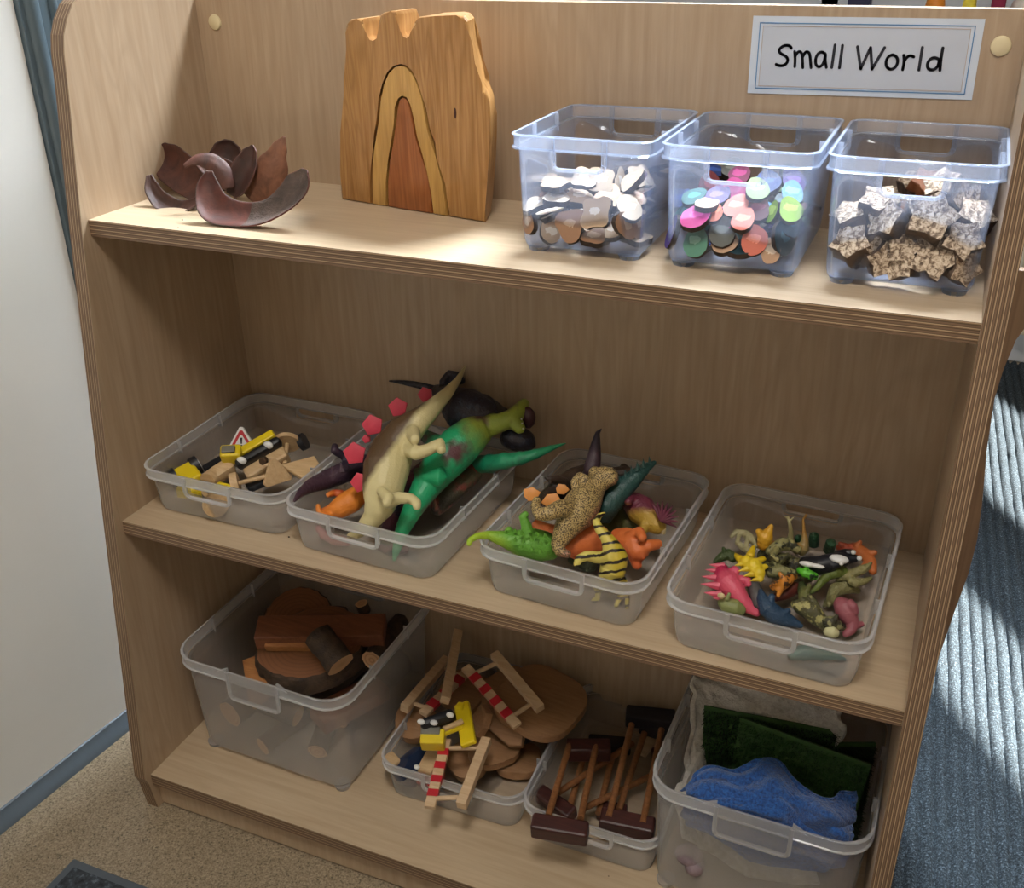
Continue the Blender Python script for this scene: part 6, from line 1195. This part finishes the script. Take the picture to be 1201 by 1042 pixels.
def cloth(name, label, mat, ctrl, n=46, fold=0.004, seed=0, th=0.003, cat='cloth', lim=(0.686, 0.876, 0.088, 0.29)):
    """crumpled sheet over a grid of control points (rows of points)"""
    rows = [[Vector(p) for p in r] for r in ctrl]; bm = NB(); G = []
    def cm(P, t):
        x = t * (len(P) - 1); i = min(int(x), len(P) - 2); f = x - i; p0, p1, p2, p3 = P[max(i - 1, 0)], P[i], P[i + 1], P[min(i + 2, len(P) - 1)]
        return 0.5 * ((2 * p1) + (p2 - p0) * f + (2 * p0 - 5 * p1 + 4 * p2 - p3) * f * f + (3 * p1 - p0 - 3 * p2 + p3) * f ** 3)
    for i in range(n):
        u = i / (n - 1); col = []
        for j in range(n):
            v = j / (n - 1); p = cm([cm(r, v) for r in rows], u)
            q = Vector((u * 3.5 + seed, v * 3.5, seed * 1.7)); w = noise.noise(q) + 0.5 * abs(noise.noise(q * 2.3))
            rd = 1 - abs(noise.noise(q * 1.4 + Vector((5, 5, 5)))) * 2
            p = p + Vector((0.2, -0.6, 0.75)) * (w * fold * 2 + rd * fold) + Vector((noise.noise(q * 2 + Vector((9, 0, 0))) * fold, 0, 0))
            if p.z < 0.16:   # keep inside the box walls
                p.x = min(max(p.x, lim[0]), lim[1]); p.y = max(p.y, lim[2])
            p.y = min(p.y, lim[3])
            col.append(bm.verts.new(p))
        G.append(col)
    for a, b in zip(G, G[1:]):
        for k in range(n - 1): bm.faces.new((a[k], a[k + 1], b[k + 1], b[k]))
    o = solo(name, bm, mat, label, cat, gc, smooth=True); mod(o, 'SOLIDIFY', thickness=th, offset=-1); mod(o, 'SUBSURF', levels=1, render_levels=1); return o
cloth('blue_cloth', 'crumpled bright blue towelling cloth heaped at the front of the deep box', bluec,
 [[(0.6998, 0.1032, 0.155), (0.7148, 0.1262, 0.165), (0.7449, 0.1273, 0.17), (0.7807, 0.1448, 0.185), (0.8015, 0.1352, 0.18), (0.8366, 0.1252, 0.165), (0.8541, 0.1416, 0.165), (0.8699, 0.1505, 0.16)],
  [(0.6972, 0.0844, 0.15), (0.7221, 0.1024, 0.168), (0.7564, 0.108, 0.172), (0.7844, 0.1261, 0.182), (0.8119, 0.1187, 0.168), (0.8427, 0.1076, 0.172), (0.8601, 0.1205, 0.16), (0.8763, 0.1352, 0.152)],
  [(0.6966, 0.0745, 0.14), (0.7326, 0.0844, 0.16), (0.7622, 0.0938, 0.16), (0.7958, 0.1077, 0.166), (0.8212, 0.1072, 0.15), (0.8479, 0.0964, 0.164), (0.8674, 0.1082, 0.15), (0.882, 0.1176, 0.144)],
  [(0.697, 0.0738, 0.12), (0.7385, 0.08, 0.145), (0.773, 0.0861, 0.14), (0.8064, 0.0933, 0.14), (0.8305, 0.099, 0.134), (0.8541, 0.0977, 0.14), (0.8701, 0.1026, 0.134), (0.883, 0.1093, 0.13)],
  [(0.7028, 0.076, 0.095), (0.7458, 0.0791, 0.09), (0.7778, 0.0889, 0.08), (0.8143, 0.0938, 0.08), (0.8411, 0.0997, 0.08), (0.858, 0.0999, 0.09), (0.8701, 0.1017, 0.1), (0.8812, 0.1091, 0.11)]], fold=0.0075, seed=3)
cloth('white_blanket', 'white fleece blanket standing up at the back of the deep box', whitec,
 [[(0.6701, 0.2248, 0.2), (0.7087, 0.2256, 0.205), (0.778, 0.2292, 0.205), (0.8458, 0.2313, 0.2)],
  [(0.6796, 0.2045, 0.18), (0.715, 0.2046, 0.185), (0.7831, 0.2146, 0.18), (0.8463, 0.2099, 0.18)],
  [(0.6808, 0.1816, 0.14), (0.7021, 0.1871, 0.14), (0.7712, 0.1991, 0.13), (0.8443, 0.1995, 0.13)],
  [(0.6851, 0.1209, 0.11), (0.7008, 0.1395, 0.105), (0.7353, 0.1511, 0.08), (0.8315, 0.1626, 0.08)],
  [(0.6967, 0.1073, 0.06), (0.7271, 0.1092, 0.05), (0.7781, 0.1096, 0.03), (0.8521, 0.1271, 0.03)]], fold=0.0065, seed=8, th=0.006)
turfb = plain('turf_backing', '2f5020', 0.8, 0.2, 80, 0.3); 
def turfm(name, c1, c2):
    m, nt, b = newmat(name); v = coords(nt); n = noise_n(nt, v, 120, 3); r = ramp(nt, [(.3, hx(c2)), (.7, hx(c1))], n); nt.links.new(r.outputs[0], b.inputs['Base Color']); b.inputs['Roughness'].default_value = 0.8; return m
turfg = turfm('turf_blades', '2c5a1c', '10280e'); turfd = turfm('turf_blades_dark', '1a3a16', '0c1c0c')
def turf(label, TL_, TR_, BL_, BR_, blades, seed, ln=0.006, th=0.005):
    a, b, c, d = map(Vector, (TL_, TR_, BR_, BL_)); t = thing('turf_square', label, 'artificial turf', tuple((c + d) / 2), gc); n = (b - a).cross(d - a).normalized()
    if n.y > 0: n = -n
    bm = NB(); lo = [bm.verts.new(p - n * th) for p in (a, b, c, d)]; hi = [bm.verts.new(p) for p in (a, b, c, d)]
    bm.faces.new(lo); bm.faces.new(hi)
    for k in range(4): bm.faces.new((lo[k], hi[k], hi[(k + 1) % 4], lo[(k + 1) % 4]))
    part('backing', bm, turfb, t)
    rnd = random.Random(seed); bm = NB()
    for _ in range(8000):
        u, v = rnd.random(), 0.035 + 0.965 * rnd.random(); p = (a * (1 - u) + b * u) * (1 - v) + (d * (1 - u) + c * u) * v
        w = Vector((rnd.uniform(-1, 1), rnd.uniform(-1, 1), rnd.uniform(-1, 1))); q = p + (n + w * 0.55).normalized() * ln * rnd.uniform(.6, 1.1); s = n.cross(w).normalized() * 0.0005
        bm.faces.new([bm.verts.new(x) for x in (p - s, p + s, q)])
    part('grass_blades', bm, blades, t, kind='stuff'); return t
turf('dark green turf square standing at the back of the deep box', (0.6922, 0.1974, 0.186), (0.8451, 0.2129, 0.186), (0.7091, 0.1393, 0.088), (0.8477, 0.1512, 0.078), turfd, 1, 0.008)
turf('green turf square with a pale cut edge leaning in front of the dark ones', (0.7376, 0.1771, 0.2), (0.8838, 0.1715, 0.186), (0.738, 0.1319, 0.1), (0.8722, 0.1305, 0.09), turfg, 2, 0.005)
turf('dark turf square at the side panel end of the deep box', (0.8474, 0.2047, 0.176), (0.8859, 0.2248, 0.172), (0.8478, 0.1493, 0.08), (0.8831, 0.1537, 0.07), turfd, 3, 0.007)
bm = NB(); ball(bm, (0.7095, 0.0887, 0.06), 0.014, (1.2, 1, .8)); ball(bm, (0.7181, 0.0848, 0.05), 0.012); solo('shell', bm, husk_mat('shell_mauve', '9a8890', '6a5a60'), 'mauve and cream lump beneath the blue cloth seen through the box', 'shell', gc, smooth=True)
